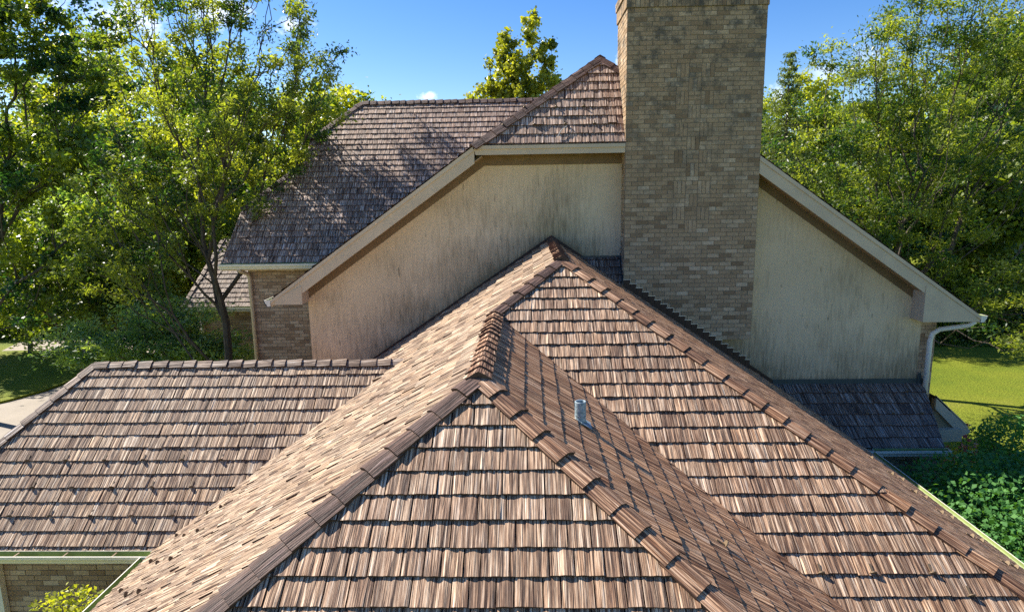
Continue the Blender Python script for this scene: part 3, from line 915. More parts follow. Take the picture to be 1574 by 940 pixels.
# ---------------------------------------------------------------- main gable
CXL_, CXR_ = 2.0137, 4.7528
SG, XC, ZC, YO = 0.7045, 1.604, 2.84, 13.43
XCc = XC + 0.02
Z1 = 0.926
def GZl(x): return ZC - SG * (XCc - x)
def GZr(x): return ZC - SG * (x - XCc)
XL_, XR_ = -5.59, 9.56
K0 = P(XCc - (ZC - Z1) / SG, YO, Z1); K1 = P(XCc + (ZC - Z1) / SG, YO, Z1)
SJ = 1.45
PK = P(XCc, YO + (ZC - Z1) / SJ, ZC)
GL = P(XL_, YO, GZl(XL_)); GR = P(XR_, YO, GZr(XR_))
YBK = 22.0
plH = Plane(PK, (0, 1), SJ); plML = Plane(PK, (1, 0), SG); plMR = Plane(PK, (-1, 0), SG)
slH = shakes('roof_slope', plH, [[PK, K0 + V((-.03, 0, 0)), P(CXL_ + .06, YO, Z1), P(CXL_ + .06, YO + (GZr(CXL_ + .06) - Z1) / SJ, GZr(CXL_ + .06))]], 0.23, 0.012 - (PK - (K0 + K1) / 2).length, M['shake_cool_lit'], house, seed=21, strip=.034, label='small clipped gable slope beside the chimney')
slML = shakes('roof_slope', plML, [[PK, K0, GL, P(XL_, 16.1, GL.z), P(XCc, YBK, ZC)]], EX, -.05, M['shake_grey'], house, seed=22, strip=.1, ridge=0, label='main slope facing left behind the gable')
slMR = shakes('roof_slope', plMR, [[PK, K1, GR, P(XR_, YBK, GR.z), P(XCc, YBK, ZC)]], EX, -.05, M['shake_grey'], house, seed=23, strip=.1, ridge=0, label='main slope facing right behind the gable')
caps('hip_cap', K0 + V((-.03, -.02, -.01)), PK, plML.n, plH.n, slH, M['shake_plum'], step=.27, wing=.15, seed=31)
_tq = (CXL_ + .12 - XCc) / (K1.x - XCc)
caps('hip_cap', PK + (K1 - PK) * _tq, PK, plMR.n, plH.n, slH, M['shake_plum'], step=.27, wing=.15, seed=32)
caps('ridge_cap', PK, P(XCc, YBK, ZC), plML.n, plMR.n, slMR, M['shake_plum'], step=.25, seed=33)
for (kk, xs) in ((4, (-.05, .62, 1.2)), (2, (-.5, .15, .8, 1.4))):
    for i, x in enumerate(xs):
        v = 0.012 - (PK - (K0 + K1) / 2).length + (kk) * 0.23
        guard(plH, plH.uv(P(x, 0, 0))[0], v, slH)

# fascia and rake boards (real boards with a soffit behind)
def rake(pa, pb, depth, zb, cut=None):
    """raking board from foot (pa) to head (pb): tapering to a short square end at the foot, level underside at zb"""
    mb = MB(); a, b = V(pa), V(pb); sx = 1 if b.x > a.x else -1
    dv = depth / math.cos(math.atan(SG)); g = .014
    if cut is not None: b = P(cut, a.y, a.z + SG * abs(cut - a.x))
    xlow = a.x + sx * (zb + dv - a.z) / SG
    mb.prism([P(a.x, YO, zb), P(xlow, YO, zb), P(b.x, YO, b.z - dv), P(b.x, YO, b.z - g), P(a.x, YO, a.z - g)], (0, .035, 0))
    mb.prism([P(a.x, YO, a.z - g - .075), P(b.x, YO, b.z - g - .095), P(b.x, YO, b.z - g), P(a.x, YO, a.z - g)], (0, -.022, 0))
    return mb
CXL_, CXR_ = 2.0137, 4.7528
RD = 0.30
ZBL, ZBR = -2.36, -2.89
rake(GL, K0, RD, ZBL).build('rake_board', M['trim'], house)
rake(GR, K1, RD, ZBR, cut=CXR_ + .004).build('rake_board', M['trim'], house)
mb = MB(); mb.prism([P(K0.x + .03, YO + .001, Z1 - .20), P(CXL_ - .004, YO + .001, Z1 - .20), P(CXL_ - .004, YO + .001, Z1 - .012), P(K0.x - .03, YO + .001, Z1 - .012)], (0, .035, 0)); mb.box(K0.x - .02, CXL_ - .004, YO - .022, YO, Z1 - .085, Z1 - .012)
mb.build('fascia', M['trim'], house)
def soffit_strip(a, b, drop):
    mb = MB()
    d = (b - a).normalized(); up = V((-d.z, 0, d.x)); up = up if up.z > 0 else -up
    q = [a - up * (drop - .02), b - up * (drop - .02), b - up * (drop - .04), a - up * (drop - .04)]
    mb.prism([p + V((0, .037, 0)) for p in q], (0, YW - YO - .02, 0))
    mb.build('soffit', M['soffit'], house)
    # brown frieze board on the wall below the soffit
    mb = MB()
    q = [a - up * (drop - .01), b - up * (drop - .01), b - up * (drop + .13), a - up * (drop + .13)]
    mb.prism([p + V((0, YW - YO - .022, 0)) for p in q], (0, .021, 0))
    mb.build('frieze_board', M['frieze'], house)
soffit_strip(GL + (K0 - GL) * .09, K0, RD)
soffit_strip(P(CXR_ + .004, YO, GZr(CXR_)), GR + (K1 - GR) * .09, RD)
mb = MB(); mb.box(K0.x, CXL_ - .004, YO + .037, YW + .05, Z1 - .18, Z1 - .16); mb.build('soffit', M['soffit'], house)
mb = MB(); mb.box(K0.x + .1, CXL_ - .004, YW - .024, YW - .001, Z1 - .40, Z1 - .182); mb.build('frieze_board', M['frieze'], house)
# boxed eave returns at the two feet of the gable
for side, (xa, xb, zb, tip) in enumerate(((-4.90, -5.50, ZBL + .002, XL_), (8.36, 9.47, ZBR + .002, XR_))):
    mb = MB()
    zz = (lambda x: GZl(x)) if side == 0 else (lambda x: GZr(x))
    off = RD / math.cos(math.atan(SG)) * 0.55
    poly = [P(xa, YO - .012, zb), P(xa, YO - .012, zz(xa) - off), P(xb, YO - .012, zz(xb) - .06), P(xb, YO - .012, zb)]
    mb.prism(poly, (0, 0.46, 0))
    mb.build('eave_return', M['trim'], house)
# gutters along the main eaves, their ends visible
gutter('gutter', P(XL_ - .0, YO - .01, GL.z - .03), P(XL_ - .0, 16.0, GL.z - .03), (-1, 0, 0), house, 1.25)
gutter('gutter', P(XR_ + .0, YO - .01, GR.z - .03), P(XR_ + .0, YBK, GR.z - .03), (1, 0, 0), house, 1.25)

# stucco gable wall
WL, WR, ZB = -4.93, 8.62, -4.372
drop = RD / math.cos(math.atan(SG)) - .02
mb = MB()
poly = [P(WL, YW, GZ), P(WL, YW, GZl(WL) - drop), P(K0.x + .03, YW, Z1 - .17), P(K1.x - .03, YW, Z1 - .17), P(WR, YW, GZr(WR) - drop), P(WR, YW, GZ)]
mb.prism(poly, (0, 0.2, 0))
st = mb.build('stucco_wall', M['stucco'], house); st['label'] = 'stained tan stucco gable wall'
# main body side walls and brick return at the right
brick_wall('brick_wall', P(WR, YW + .05, GZ), (1, 0, 0), 0.36, GZr(WR + .36) - .22 - GZ, (0, -1, 0), house, M['brick_house'], seed=41, label='narrow brick return beside the downspout')
brick_wall('brick_wall', P(WR + .36, YW + .06, GZ), (0, 1, 0), 8.0, -2.9 - GZ, (1, 0, 0), house, M['brick_house'], seed=42)
brick_wall('brick_wall', P(WL - .02, 20.5, GZ), (0, -1, 0), 20.5 - YW - .25, GZl(WL) - .3 - GZ, (-1, 0, 0), house, M['brick_house'], seed=43)
mb = MB(); mb.box(WL, WR + .3, YBK - .6, YBK - .4, GZ, -2.6); mb.build('brick_wall', M['mortar'], house)
# back gable panel under the ridge
mb = MB(); mb.prism([P(WL, YBK - .4, -2.6), P(WR + .3, YBK - .4, -2.6), P(XCc, YBK - .4, ZC - .25)], (0, .2, 0)); mb.build('stucco_wall', M['stucco'], house)

# downspout at the right corner
mb = MB()
p_ = [P(9.50, YO + .05, GR.z - .14), P(9.42, YO + .12, GR.z - .24), P(9.20, YO + .2, GR.z - .30), P(8.92, YO + .28, GR.z - .36), P(8.80, YO + .32, GR.z - .46), P(8.775, YO + .34, GR.z - .62), P(8.775, YO + .34, GR.z - 2.2)]
mb.tube(p_, 0.055, 10)
mb.build('downspout', M['white_metal'], house, smooth=True)
mb = MB()
# chimney ---------------------------------------------------------
CXL, CXR, CY, CD = 2.0137, 4.7528, 13.425, 1.35
BH = 0.0885
zt = at(1070, 10, CY).z
z0 = zt - 76 * BH
mb = MB()
mb.box(CXL, CXR, CY, CY + CD, z0, zt, 0.5, 1)
cx = (CXR - CXL) / 2
pat = []
c = 0.25 / 2
kk = 76 - 15
cell = 0
while kk > 22:
    if cell % 2 == 0:
        pat += [(cx - 3 * c, cx - c, kk, kk + 3), (cx + c, cx + 3 * c, kk, kk + 3)]
    else:
        pat += [(cx - c, cx + c, kk, kk + 3)]
    kk -= 3; cell += 1
    if cell % 4 == 0: kk -= 1
bricks(mb, P(CXL, CY, z0), (1, 0, 0), CXR - CXL, zt - z0, (0, -1, 0), bh=BH, seed=51, pattern=pat)
bricks(mb, P(CXL, CY + CD, z0), (0, -1, 0), CD, zt - z0, (-1, 0, 0), bh=BH, seed=52)
bricks(mb, P(CXR, CY, z0), (0, 1, 0), CD, zt - z0, (1, 0, 0), bh=BH, seed=53)
chim = mb.build('chimney', [M['brick'], M['mortar']], house); chim['label'] = 'tall tan brick chimney with sooty upper bricks'
mb = MB()
e = 0.024; hz = 0.25
mb.box(CXL - e, CXR + e, CY - e, CY + CD + e, zt, zt + hz, .5, 1)
bricks(mb, P(CXL - e, CY - e, zt), (1, 0, 0), CXR - CXL + 2 * e, hz, (0, -1, 0), bh=BH, seed=54, soldier=True)
bricks(mb, P(CXL - e, CY + CD + e, zt), (0, -1, 0), CD + 2 * e, hz, (-1, 0, 0), bh=BH, seed=55, soldier=True)
e2 = .05
mb.box(CXL - e2, CXR + e2, CY - e2, CY + CD + e2, zt + hz, zt + hz + .18, .5, 1)
bricks(mb, P(CXL - e2, CY - e2, zt + hz), (1, 0, 0), CXR - CXL + 2 * e2, .18, (0, -1, 0), bh=BH, seed=56)
bricks(mb, P(CXL - e2, CY + CD + e2, zt + hz), (0, -1, 0), CD + 2 * e2, .18, (-1, 0, 0), bh=BH, seed=57)
mb.box(CXL + .3, CXR - .3, CY + .3, CY + CD - .3, zt + hz + .18, zt + hz + .30, .5, 1)
mb.build('chimney_crown', [M['brick'], M['mortar']], chim)
# stepped flashing on the chimney's front along the roof line
mb = MB(); me_ = MB()
x = CXL + .01; k = 0
stepw = BH / s
while x < CXR - .02:
    x1 = min(x + stepw, CXR)
    zr = ZR1 - s * (x - XR1)
    top = zr + .20
    top = zr + .175
    mb.prism([P(x, CY - .012, zr - s * (x1 - x) - .02), P(x1, CY - .012, zr - s * (x1 - x) - .02), P(x1 + .012, CY - .012, top), P(x, CY - .012, top)], (0, .004, 0))
    me_.prism([P(x - .012, CY - .016, top + .004), P(x1 + .012, CY - .016, top + .004), P(x1 + .012, CY - .016, top - .010), P(x - .012, CY - .016, top - .010)], (0, .012, 0))
    if x1 < CXR - .02:
        me_.prism([P(x1 + .006, CY - .0165, top - .012), P(x1 + .012, CY - .0165, top - .012), P(x1 + .004, CY - .0165, top - BH), P(x1 - .002, CY - .0165, top - BH)], (0, .004, 0))
    x = x1; k += 1
sf = mb.build('step_flashing', M['step'], chim)
me_.build('flashing_edge', M['edge'], chim)
# small dark cricket roof in the corner left of the chimney
ck0 = P(1.12, YW - .001, -1.475); ck1 = P(CXL - .004, YW - .001, -1.475); ck2 = P(CXL - .004, CY - .02, -2.03)
sk_ = (1.475 - 2.03) / (-(YW - CY))
plK = Plane(ck1, (0, 1), 1.22)
low = P(1.12, CY - .02, -2.03)
slK = shakes('roof_slope', plK, [[ck0, low, ck2, ck1]], 0.19, -.06, M['shake_shaded'], house, seed=61, strip=.1, ridge=.002, label='tiny dark roof in the corner left of the chimney')
mb = MB()
mb.box(1.15, CXL - .004, YW - .02, YW - .008, -1.50, -1.43)
mb.prism([ck1 + V((-.012, -.01, .02)), ck2 + V((-.012, 0, .02)), ck2 + V((-.012, 0, .12)), ck1 + V((-.012, -.01, .10))], (.010, 0, 0))
mb.build('flashing', M['flash'], slK)
# dark flashing line where the bright slope meets the stucco
mb = MB()
for f0, f1, pl in ((W1, P(Lx(ZE), YW, ZE), plL),):
    mb.prism([f0 + V((0, -.008, .015)), f1 + V((0, -.008, .015)), f1 + V((0, -.008, .085)), f0 + V((0, -.008, .085))], (0, .006, 0))
mb.prism([W1 + V((0, -.008, .015)), P(1.5, YW - .008, ZR1 - s * (1.5 - XR1) + .015), P(1.5, YW - .008, ZR1 - s * (1.5 - XR1) + .085), W1 + V((0, -.008, .085))], (0, .006, 0))
mb.prism([P(CXR + .01, YW - .008, ZR1 - s * (CXR - XR1) + .0), P(R1x(ZV), YW - .008, ZV + .0), P(R1x(ZV), YW - .008, ZV + .10), P(CXR + .01, YW - .008, ZR1 - s * (CXR - XR1) + .10)], (0, .006, 0))
mb.build('flashing', M['step'], house)

# ---------------------------------------------------------------- low lean-to on the right
GS = (ZER - ZV) / (G_Y - YW)
g_tl = P(R1x(ZV), YW, ZV); g_bl = P(R1x(ZER), G_Y, ZER); g_tr = P(8.78, YW, ZV); g_br = P(8.42, G_Y, ZER)
plG = Plane(g_tl, (0, 1), GS)
slG = shakes('roof_slope', plG, [[g_tl, g_bl, g_br, g_tr]], 0.30, -.34 + .06, M['shake_shaded'], house, seed=71, strip=.08, ridge=.0015, label='low shaded slope under the right stucco wall')
for (v, xs) in ((-.28 - 0 * .3, (6.6, 7.5, 8.3)), (-.28 - 2 * .3, (7.2, 7.75, 8.35))):
    for x in xs: guard(plG, plG.uv(P(x, 0, 0))[0], v, slG)
mb = MB(); mb.box(g_tl.x, g_tr.x, YW - .014, YW - .006, ZV - .01, ZV + .11)
mb.prism([P(g_tr.x - .14, YW - .03, ZV - .02), P(g_tr.x - .02, YW - .03, ZV - .02), P(g_tr.x - .08, YW - .03, ZV + .24), P(g_tr.x - .14, YW - .03, ZV + .24)], (0, .012, 0))
mb.build('flashing', M['flash'], slG)
gutter('gutter', P(g_bl.x + .14, G_Y - .01, ZER - .015), P(g_br.x + .06, G_Y - .01, ZER - .015), (0, -1, 0), house, 1.1)
mb = MB(); mb.box(g_bl.x, g_br.x, G_Y + .002, G_Y + .03, ZER - .17, ZER - .02); mb.build('fascia', M['trim'], house)
brick_wall('brick_wall', P(R1x(ZER) - .4, G_Y + .4, GZ), (1, 0, 0), g_br.x - R1x(ZER) + .2, ZER - .1 - GZ, (0, -1, 0), house, M['brick_house'], seed=72)
brick_wall('brick_wall', P(g_br.x - .2, G_Y + .42, GZ), (0, 1, 0), YW - G_Y - .45, ZER - .1 - GZ, (1, 0, 0), house, M['brick_house'], seed=73)
# valley scraps: a light metal strip and a loose wooden chip lying on the slope
v0 = on_plane(1245, 627, plR1); v1 = on_plane(1268, 645, plR1)
mb = MB(); d = (v1 - v0).normalized(); sd = plR1.n.cross(d)
mb.prism([v0 + plR1.n * .035 - sd * .012, v1 + plR1.n * .035 - sd * .012, v1 + plR1.n * .035 + sd * .012, v0 + plR1.n * .035 + sd * .012], plR1.n * .006)
mb.build('valley_flashing', M['edge'], slR1)
# eave return of the lower roof behind the right corner
mb = MB()
Yr = 14.6
ra, rb = at(1440, 608, Yr), at(1484, 650, Yr)
def th(q, dz): return q + V((0, 0, dz))
mb.prism([th(ra, 0), th(rb, 0), at(1492, 664, Yr), at(1478, 670, Yr), th(ra, -.32)], (0, .06, 0))
mb.build('rake_board', M['trim'], house)
mb = MB()
qa, qb = at(1440, 661, Yr - .1), at(1479, 659, Yr - .1)
mb.prism([qa, qb, at(1478, 678, Yr - .1), at(1440, 679, Yr - .1)], (0, .9, 0))
mb.build('eave_return', M['trim'], house)
mb = MB()
mb.prism([th(ra, -.02), th(rb, -.02), th(rb, -.06), th(ra, -.06)], (0, 2.6, 0)); mb.build('roof_slope', M['shake_grey'], house)
mb = MB(); mb.prism([P(ra.x, Yr + .07, ra.z - .1), P(rb.x - .1, Yr + .07, rb.z - .1), P(rb.x - .1, Yr + .07, qb.z - .05), P(ra.x, Yr + .07, qa.z - .05)], (0, .1, 0)); mb.build('soffit', M['soffit'], house)
mb = MB(); mb.box(8.99, rb.x - .25, Yr + .35, Yr + 2.4, GZ, rb.z - .2); mb.build('brick_wall', M['mortar'], house)

_b2 = MB.build; MB.build = _link_build
def lying(name, label, cat, a, b, pl, r, mat, bend=.03):
    mb = MB(); m_ = (a + b) / 2 + pl.v * bend
    mb.tube([a + pl.n * .05, a.lerp(m_, .5) + pl.n * .055 + pl.v * bend * .4, m_ + pl.n * .06, b.lerp(m_, .5) + pl.n * .055, b + pl.n * .05], [r * .7, r, r, r * .9, r * .5], 6)
    tag(mb.build(name, mat), label, cat)
lying('twig', 'thin pale curled twig lying on the clipped gable slope', 'twig', on_plane(857, 213, plH), on_plane(871, 196, plH), plH, .010, M['edge'], .05)
lying('wood_chip', 'pale splinter of wood lying in the right valley', 'wood chip', on_plane(1279, 644, plR1), on_plane(1290, 660, plR1), plR1, .016, M['edge'], .0)
MB.build = _b2

# ---------------------------------------------------------------- cross roof on the left
CE0 = at(340, 405, 16.1); CE1 = at(482, 404, 16.1)
zce = (CE0.z + CE1.z) / 2
SC = 1.19
plX = Plane(P(CE0.x, 16.1, zce), (0, 1), SC)
q1, q2, q3, q4 = [on_plane(x, y, plX) for x, y in ((556, 158), (478, 213), (468, 249), (372, 322))]
ridge_z = q1.z
e0 = P(CE0.x, 16.1, zce)
xval = lambda z: XCc - (ZC - z) / SG      # meets the main left slope
yx = lambda z: 16.1 + (z - zce) / SC
zr_ = min(ridge_z, ZC - .02)
top_r = P(XCc + 1.0, yx(ridge_z), ridge_z)
top_l = q1
e1 = P(xval(zce), 16.1, zce)
v1_ = P(xval(zr_), yx(zr_), zr_)
def at_z(z, a, b): t = (z - a.z) / (b.z - a.z); return a + (b - a) * t
def rp(z): return P(xval(z) if z < ZC else XCc, yx(z), z)
pcsX = [[e0, e1, rp(q4.z), q4], [q4, rp(q4.z), rp(q3.z), q3], [q3, rp(q3.z), rp(q2.z), q2], [q2, rp(q2.z), P(max(rp(zr_).x, .8), yx(ridge_z), ridge_z), q1]]
slX = shakes('roof_slope', plX, pcsX, 0.203, 0.0, M['shake_cool_lit'], house, seed=81, strip=.05, ridge=.003, thick=.024, widths=(.14, .18, .22, .26), label='tall left slope dappled with tree shadow')
nl = V((-.6, 0, .8))
caps('hip_cap', q2, q1, plX.n, V((-.75, 0.2, .65)).normalized(), slX, M['shake_plum'], step=.24, wing=.13, seed=82)
caps('hip_cap', q4, q3, plX.n, V((-.75, 0.2, .65)).normalized(), slX, M['shake_plum'], step=.24, wing=.13, seed=83)
caps('ridge_cap', P(.8, yx(ridge_z), ridge_z), q1, plX.n, V((0, SC, 1)).normalized(), slX, M['shake_plum'], step=.22, wing=.13, seed=84)
# rear of the cross wing: hip ends and back slope as solid roof planes
YR2 = 2 * yx(ridge_z) - 16.1
bwx0 = at(384, 450, 16.5).x
def mir(p): return P(p.x, 2 * yx(ridge_z) - p.y, p.z)
mb = MB()
mb.face([q1, q2, mir(q2)], .5); mb.face([q3, q4, mir(q4), mir(q3)], .5)
mb.face([q1, P(.8, yx(ridge_z), ridge_z), P(.8, YR2, zce), mir(e0), mir(q4), mir(q3), mir(q2)], .5)
mb.build('roof_slope', M['shake_grey'], house, fix=False)
mb = MB()
mb.prism([P(bwx0 + .02, 16.72, GZ), P(bwx0 + .02, YR2 - .4, GZ), P(bwx0 + .02, YR2 - .4, zce), mir(q4) + V((.62, -.3, -.1)), q4 + V((.62, .3, -.1)), P(bwx0 + .02, 16.72, zce)], (.12, 0, 0)); mb.build('brick_wall', M['mortar'], house)
mb = MB(); mb.prism([q2 + V((.12, .1, -.08)), mir(q2) + V((.12, -.1, -.08)), mir(q3) + V((.12, -.1, -.1)), q3 + V((.12, .1, -.1))], (.1, 0, 0)); mb.build('stucco_wall', M['stucco'], house)
gutter('gutter', P(e0.x - .02, 16.09, zce - .015), P(e1.x + .6, 16.09, zce - .015), (0, -1, 0), house, 1.1)
mb = MB(); mb.box(e0.x, e1.x + .8, 16.102, 16.13, zce - .18, zce - .02); mb.build('fascia', M['trim'], house)
mb = MB(); mb.box(e0.x, e1.x + .8, 16.13, 16.56, zce - .175, zce - .155); mb.build('soffit', M['soffit'], house)
bwx = at(384, 450, 16.5).x
brick_wall('brick_wall', P(bwx, 16.5, GZ), (1, 0, 0), WL + .1 - bwx, zce - .17 - GZ, (0, -1, 0), house, M['brick_house'], seed=85, label='tall shaded brick wall left of the stucco gable')
brick_wall('brick_wall', P(bwx, 19.8, GZ), (0, -1, 0), 3.2, zce - .17 - GZ, (-1, 0, 0), house, M['brick_house'], seed=86)
mb = MB()
dx = at(384, 430, 16.42).x
mb.tube([P(dx - .10, 16.03, zce - .12), P(dx - .09, 16.10, zce - .2), P(dx - .02, 16.36, zce - .30), P(dx + .0, 16.42, zce - .40), P(dx + .0, 16.42, GZ)], .05, 8)
mb.build('downspout', M['trim'], house, smooth=True)

# ---------------------------------------------------------------- far low roof at the left, behind the tree
YF = 22.0
F0, F1 = at(279, 474, YF), at(386, 470, YF)
zf = (F0.z + F1.z) / 2
SF = 0.95
plF = Plane(P(F0.x, YF, zf), (0, 1), SF)
ft = on_plane(342, 368, plF)
f_r = P(-6.5, ft.y, ft.z)
slF = shakes('roof_slope', plF, [[P(F0.x, YF, zf), P(-6.5, YF, zf), f_r, ft]], EX, 0.0, M['shake_grey'], house, seed=91, strip=.08, ridge=.003, label='low far slope seen behind the forked tree')
caps('hip_cap', P(F0.x, YF, zf), ft, plF.n, V((-.6, 0, .8)), slF, M['shake_grey'], step=.26, wing=.13, seed=92)
yb = 2 * ft.y - YF
mb = MB(); mb.face([P(F0.x, YF, zf), ft, P(F0.x, yb, zf)]); mb.face([ft, f_r, P(-6.5, yb, zf), P(F0.x, yb, zf)])
mb.build('roof_slope', M['shake_grey'], house, fix=False)
gutter('gutter', P(F0.x, YF - .01, zf - .02), P(-6.6, YF - .01, zf - .02), (0, -1, 0), house, 1.1)
mb = MB(); mb.box(F0.x, -6.6, YF, YF + .4, zf - .18, zf - .02); mb.build('soffit', M['trim'], house)
brick_wall('brick_wall', P(F0.x + .35, YF + .4, GZ), (1, 0, 0), -6.6 - F0.x - .35, zf - .1 - GZ, (0, -1, 0), house, M['brick_house'], seed=93)
brick_wall('brick_wall', P(F0.x + .35, yb - .4, GZ), (0, -1, 0), yb - YF - .9, zf - .1 - GZ, (-1, 0, 0), house, M['brick_house'], seed=94)
mb = MB(); mb.tube([P(F0.x + .36, YF - .06, zf - .15), P(F0.x + .52, YF + .30, zf - .4), P(F0.x + .52, YF + .30, GZ)], .055, 8); mb.build('downspout', M['white_metal'], house)

# ================================================================== PLANTS
MB.build = _link_build
# forked locust beside the tall left slope
tree('honey_locust', 'forked locust tree with airy crown beside the tall left slope', 'tree', (-8.75, 17.6, GZ), 4.4,
     [(-0.4, .2, 9.4, 2.9, 2.4, 2.9), (-1.8, 0, 8.0, 2.2, 2.0, 2.0), (1.5, .3, 9.8, 2.0, 2.0, 2.2), (0.2, .4, 12.6, 3.0, 2.2, 1.7), (2.7, 0.2, 11.2, 1.3, 1.2, 1.2), (-2.6, -.4, 6.2, 1.4, 1.4, 1.2), (2.3, .8, 8.4, 1.2, 1.1, .6), (3.6, .2, 9.9, .6, .6, .5), (1.4, 2.2, 14.7, 1.7, 1.2, 1.0), (-.6, 1.8, 14.6, 1.6, 1.2, .9)],
     340, 150, (0.125, 0.048), M['locust'], 0.115, (0.25, 0.25, 0.13), 3, 1.0, 0.5, 0.85, shell=.42)
# big dark tree at the far left
tree('maple_tree', 'big dark green tree filling the left edge', 'tree', (-19.6, 21.5, GZ), 5.0,
     [(1.6, 0, 11.5, 3.4, 3.0, 4.0), (3.6, 0, 9.0, 2.6, 2.4, 1.8), (4.4, .3, 12.4, 2.4, 2.0, 2.2), (0, 0, 9, 3, 2.6, 3), (5.4, -.2, 9.6, 1.5, 1.3, 1.1), (2.4, .2, 14.2, 3.0, 2.6, 2.0), (2.6, -.3, 6.2, 2.4, 1.6, 1.3), (2.0, -.2, 4.4, 1.8, 1.3, 1.0)],
     300, 140, (0.15, 0.11), M['maple'], 0.15, (0.32, 0.32, 0.16), 5, 0.9, 0.3, 0.7, tone=.5, shell=.4)
tree('broadleaf_tree', 'yellow green tree behind and between the two left trees', 'tree', (-17.2, 30.5, GZ), 2.6,
     [(0, 0, 6.6, 3.2, 2.6, 2.6), (-2.4, 0, 4.8, 2.6, 2.2, 2.0), (2.6, 0, 5.2, 2.4, 2.2, 1.9), (1, 0, 9.6, 2.4, 2.0, 2.2), (0, -.6, 3.4, 2.6, 1.8, 1.3)],
     250, 170, (0.18, 0.12), M['bright'], 0.15, (0.5, 0.5, 0.32), 8, 0.8, 0.3, 0.6, tone=.45)
tree('broadleaf_tree', 'sunlit lime tree seen through the forked locust stems', 'tree', (-10.8, 30, GZ), 2.6,
     [(0, 0, 7.4, 3.0, 2.6, 2.8), (3.0, 0, 8.2, 2.4, 2.2, 2.0), (-2.6, 0, 5.4, 2.4, 2.2, 2.2), (4.6, 0, 6.6, 2.0, 2.0, 1.8)],
     240, 170, (0.18, 0.12), M['bright'], 0.15, (0.5, 0.5, 0.32), 9, 0.8, 0.3, 0.6, tone=.65)
lb = tree('broadleaf_tree', 'leafy tree over the road at far left', 'tree', (-33.5, 42, GZ), 3.2,
     [(0, 0, 7.0, 4.2, 3.6, 3.2), (-3, 0, 6, 3, 3, 2.4), (3, 0, 6.4, 3, 2.8, 2.2), (0, 0, 10.5, 3.2, 3, 2.6)],
     240, 150, (0.26, 0.18), M['bright'], 0.18, (0.6, 0.6, 0.4), 10, 0.8, 0.3, 0.6)
tree('maple_tree', 'young tree with low bright leaves at the left edge by the road', 'tree', (-26.0, 31.5, GZ), 2.4,
     [(0, 0, 6.2, 2.6, 2.2, 2.4), (-1.6, 0, 4.6, 1.8, 1.8, 1.2), (1.2, 0, 8.2, 2.2, 1.8, 1.8), (1.6, 0, 5.2, 1.6, 1.5, 1.1)],
     150, 105, (0.22, 0.15), M['bright'], 0.12, (0.45, 0.45, 0.26), 12, 0.8, 0.3, 0.6)
tree('broadleaf_tree', 'round topped tree over the driveway bend', 'tree', (-20.2, 30.0, GZ), 2.2,
     [(0, 0, 6.4, 2.8, 2.4, 2.2), (-1.6, 0, 8.4, 2.2, 2.0, 2.0), (1.8, 0, 7.6, 2.0, 2.0, 2.0), (1.0, 0, 3.8, 2.4, 1.8, 1.6), (-1.2, 0, 3.0, 2.2, 1.6, 1.4)],
     230, 170, (0.17, 0.12), M['maple'], 0.14, (0.45, 0.45, 0.28), 14, 0.8, 0.3, 0.6, tone=.6)
tree('broadleaf_tree', 'mid green understory tree low at the left edge', 'tree', (-18.2, 24.5, GZ), 1.8,
     [(0, 0, 5.0, 2.6, 2.0, 1.9), (-2.6, 0, 6.2, 2.2, 1.8, 1.8), (2.0, .2, 6.4, 2.0, 1.8, 1.8), (1.8, -.2, 3.8, 2.0, 1.5, 1.2), (-2.0, .4, 3.4, 1.8, 1.5, 1.3)],
     240, 85, (0.17, 0.11), M['maple'], 0.10, (0.42, 0.42, 0.24), 24, 0.9, 0.3, 0.6, tone=.6)
tree('broadleaf_tree', 'blue green full tree between the maple and the forked locust', 'tree', (-17.0, 25.5, GZ), 1.8,
     [(0, 0, 5.2, 2.3, 1.8, 1.8), (-1.4, .2, 7.2, 1.9, 1.7, 1.7), (1.4, .4, 6.4, 1.6, 1.6, 1.6), (.8, 0, 3.4, 1.8, 1.5, 1.3)],
     210, 85, (0.16, 0.09), M['bluegreen'], 0.10, (0.42, 0.42, 0.24), 25, 0.9, 0.3, 0.6, tone=.6)
conifer('evergreen_tree', 'dark dense evergreen behind the low locust foliage', 'tree', (-17.8, 32.5, GZ), 6.0, 2.6, 13, M['spruce'], .3)
# right side
tree('honey_locust', 'wide spreading locust tree right of the house', 'tree', (13.9, 24.0, GZ), 4.0,
     [(0.2, 0, 9.4, 3.2, 2.8, 2.8), (-2.9, 0, 9.2, 2.1, 2.0, 2.0), (2.8, -.4, 8.4, 2.8, 2.4, 2.6), (0.8, 0, 13.6, 2.9, 2.4, 2.6), (-1.5, 0, 12.2, 2.2, 1.8, 1.8), (-2.2, -.5, 6.6, 2.2, 1.8, 1.2), (3.4, -2.6, 4.6, 2.6, 1.6, 1.2), (1.9, -4.4, 3.5, 1.7, 1.0, .7), (4.2, -4.8, 3.6, 1.6, 1.0, .8), (4.2, 0, 12.4, 2.8, 2.2, 2.6), (.6, -.8, 6.2, 2.2, 1.6, 1.2)],
     460, 150, (0.15, 0.055), M['locust'], 0.16, (0.40, 0.40, 0.19), 15, 1.0, 0.5, 0.8, tone=.38, shell=.42)
conifer('spruce_tree', 'slim conifer with pointed top beside the chimney', 'tree', (12.9, 33.0, GZ), 14.4, 3.3, 17, M['spruce'], .75)
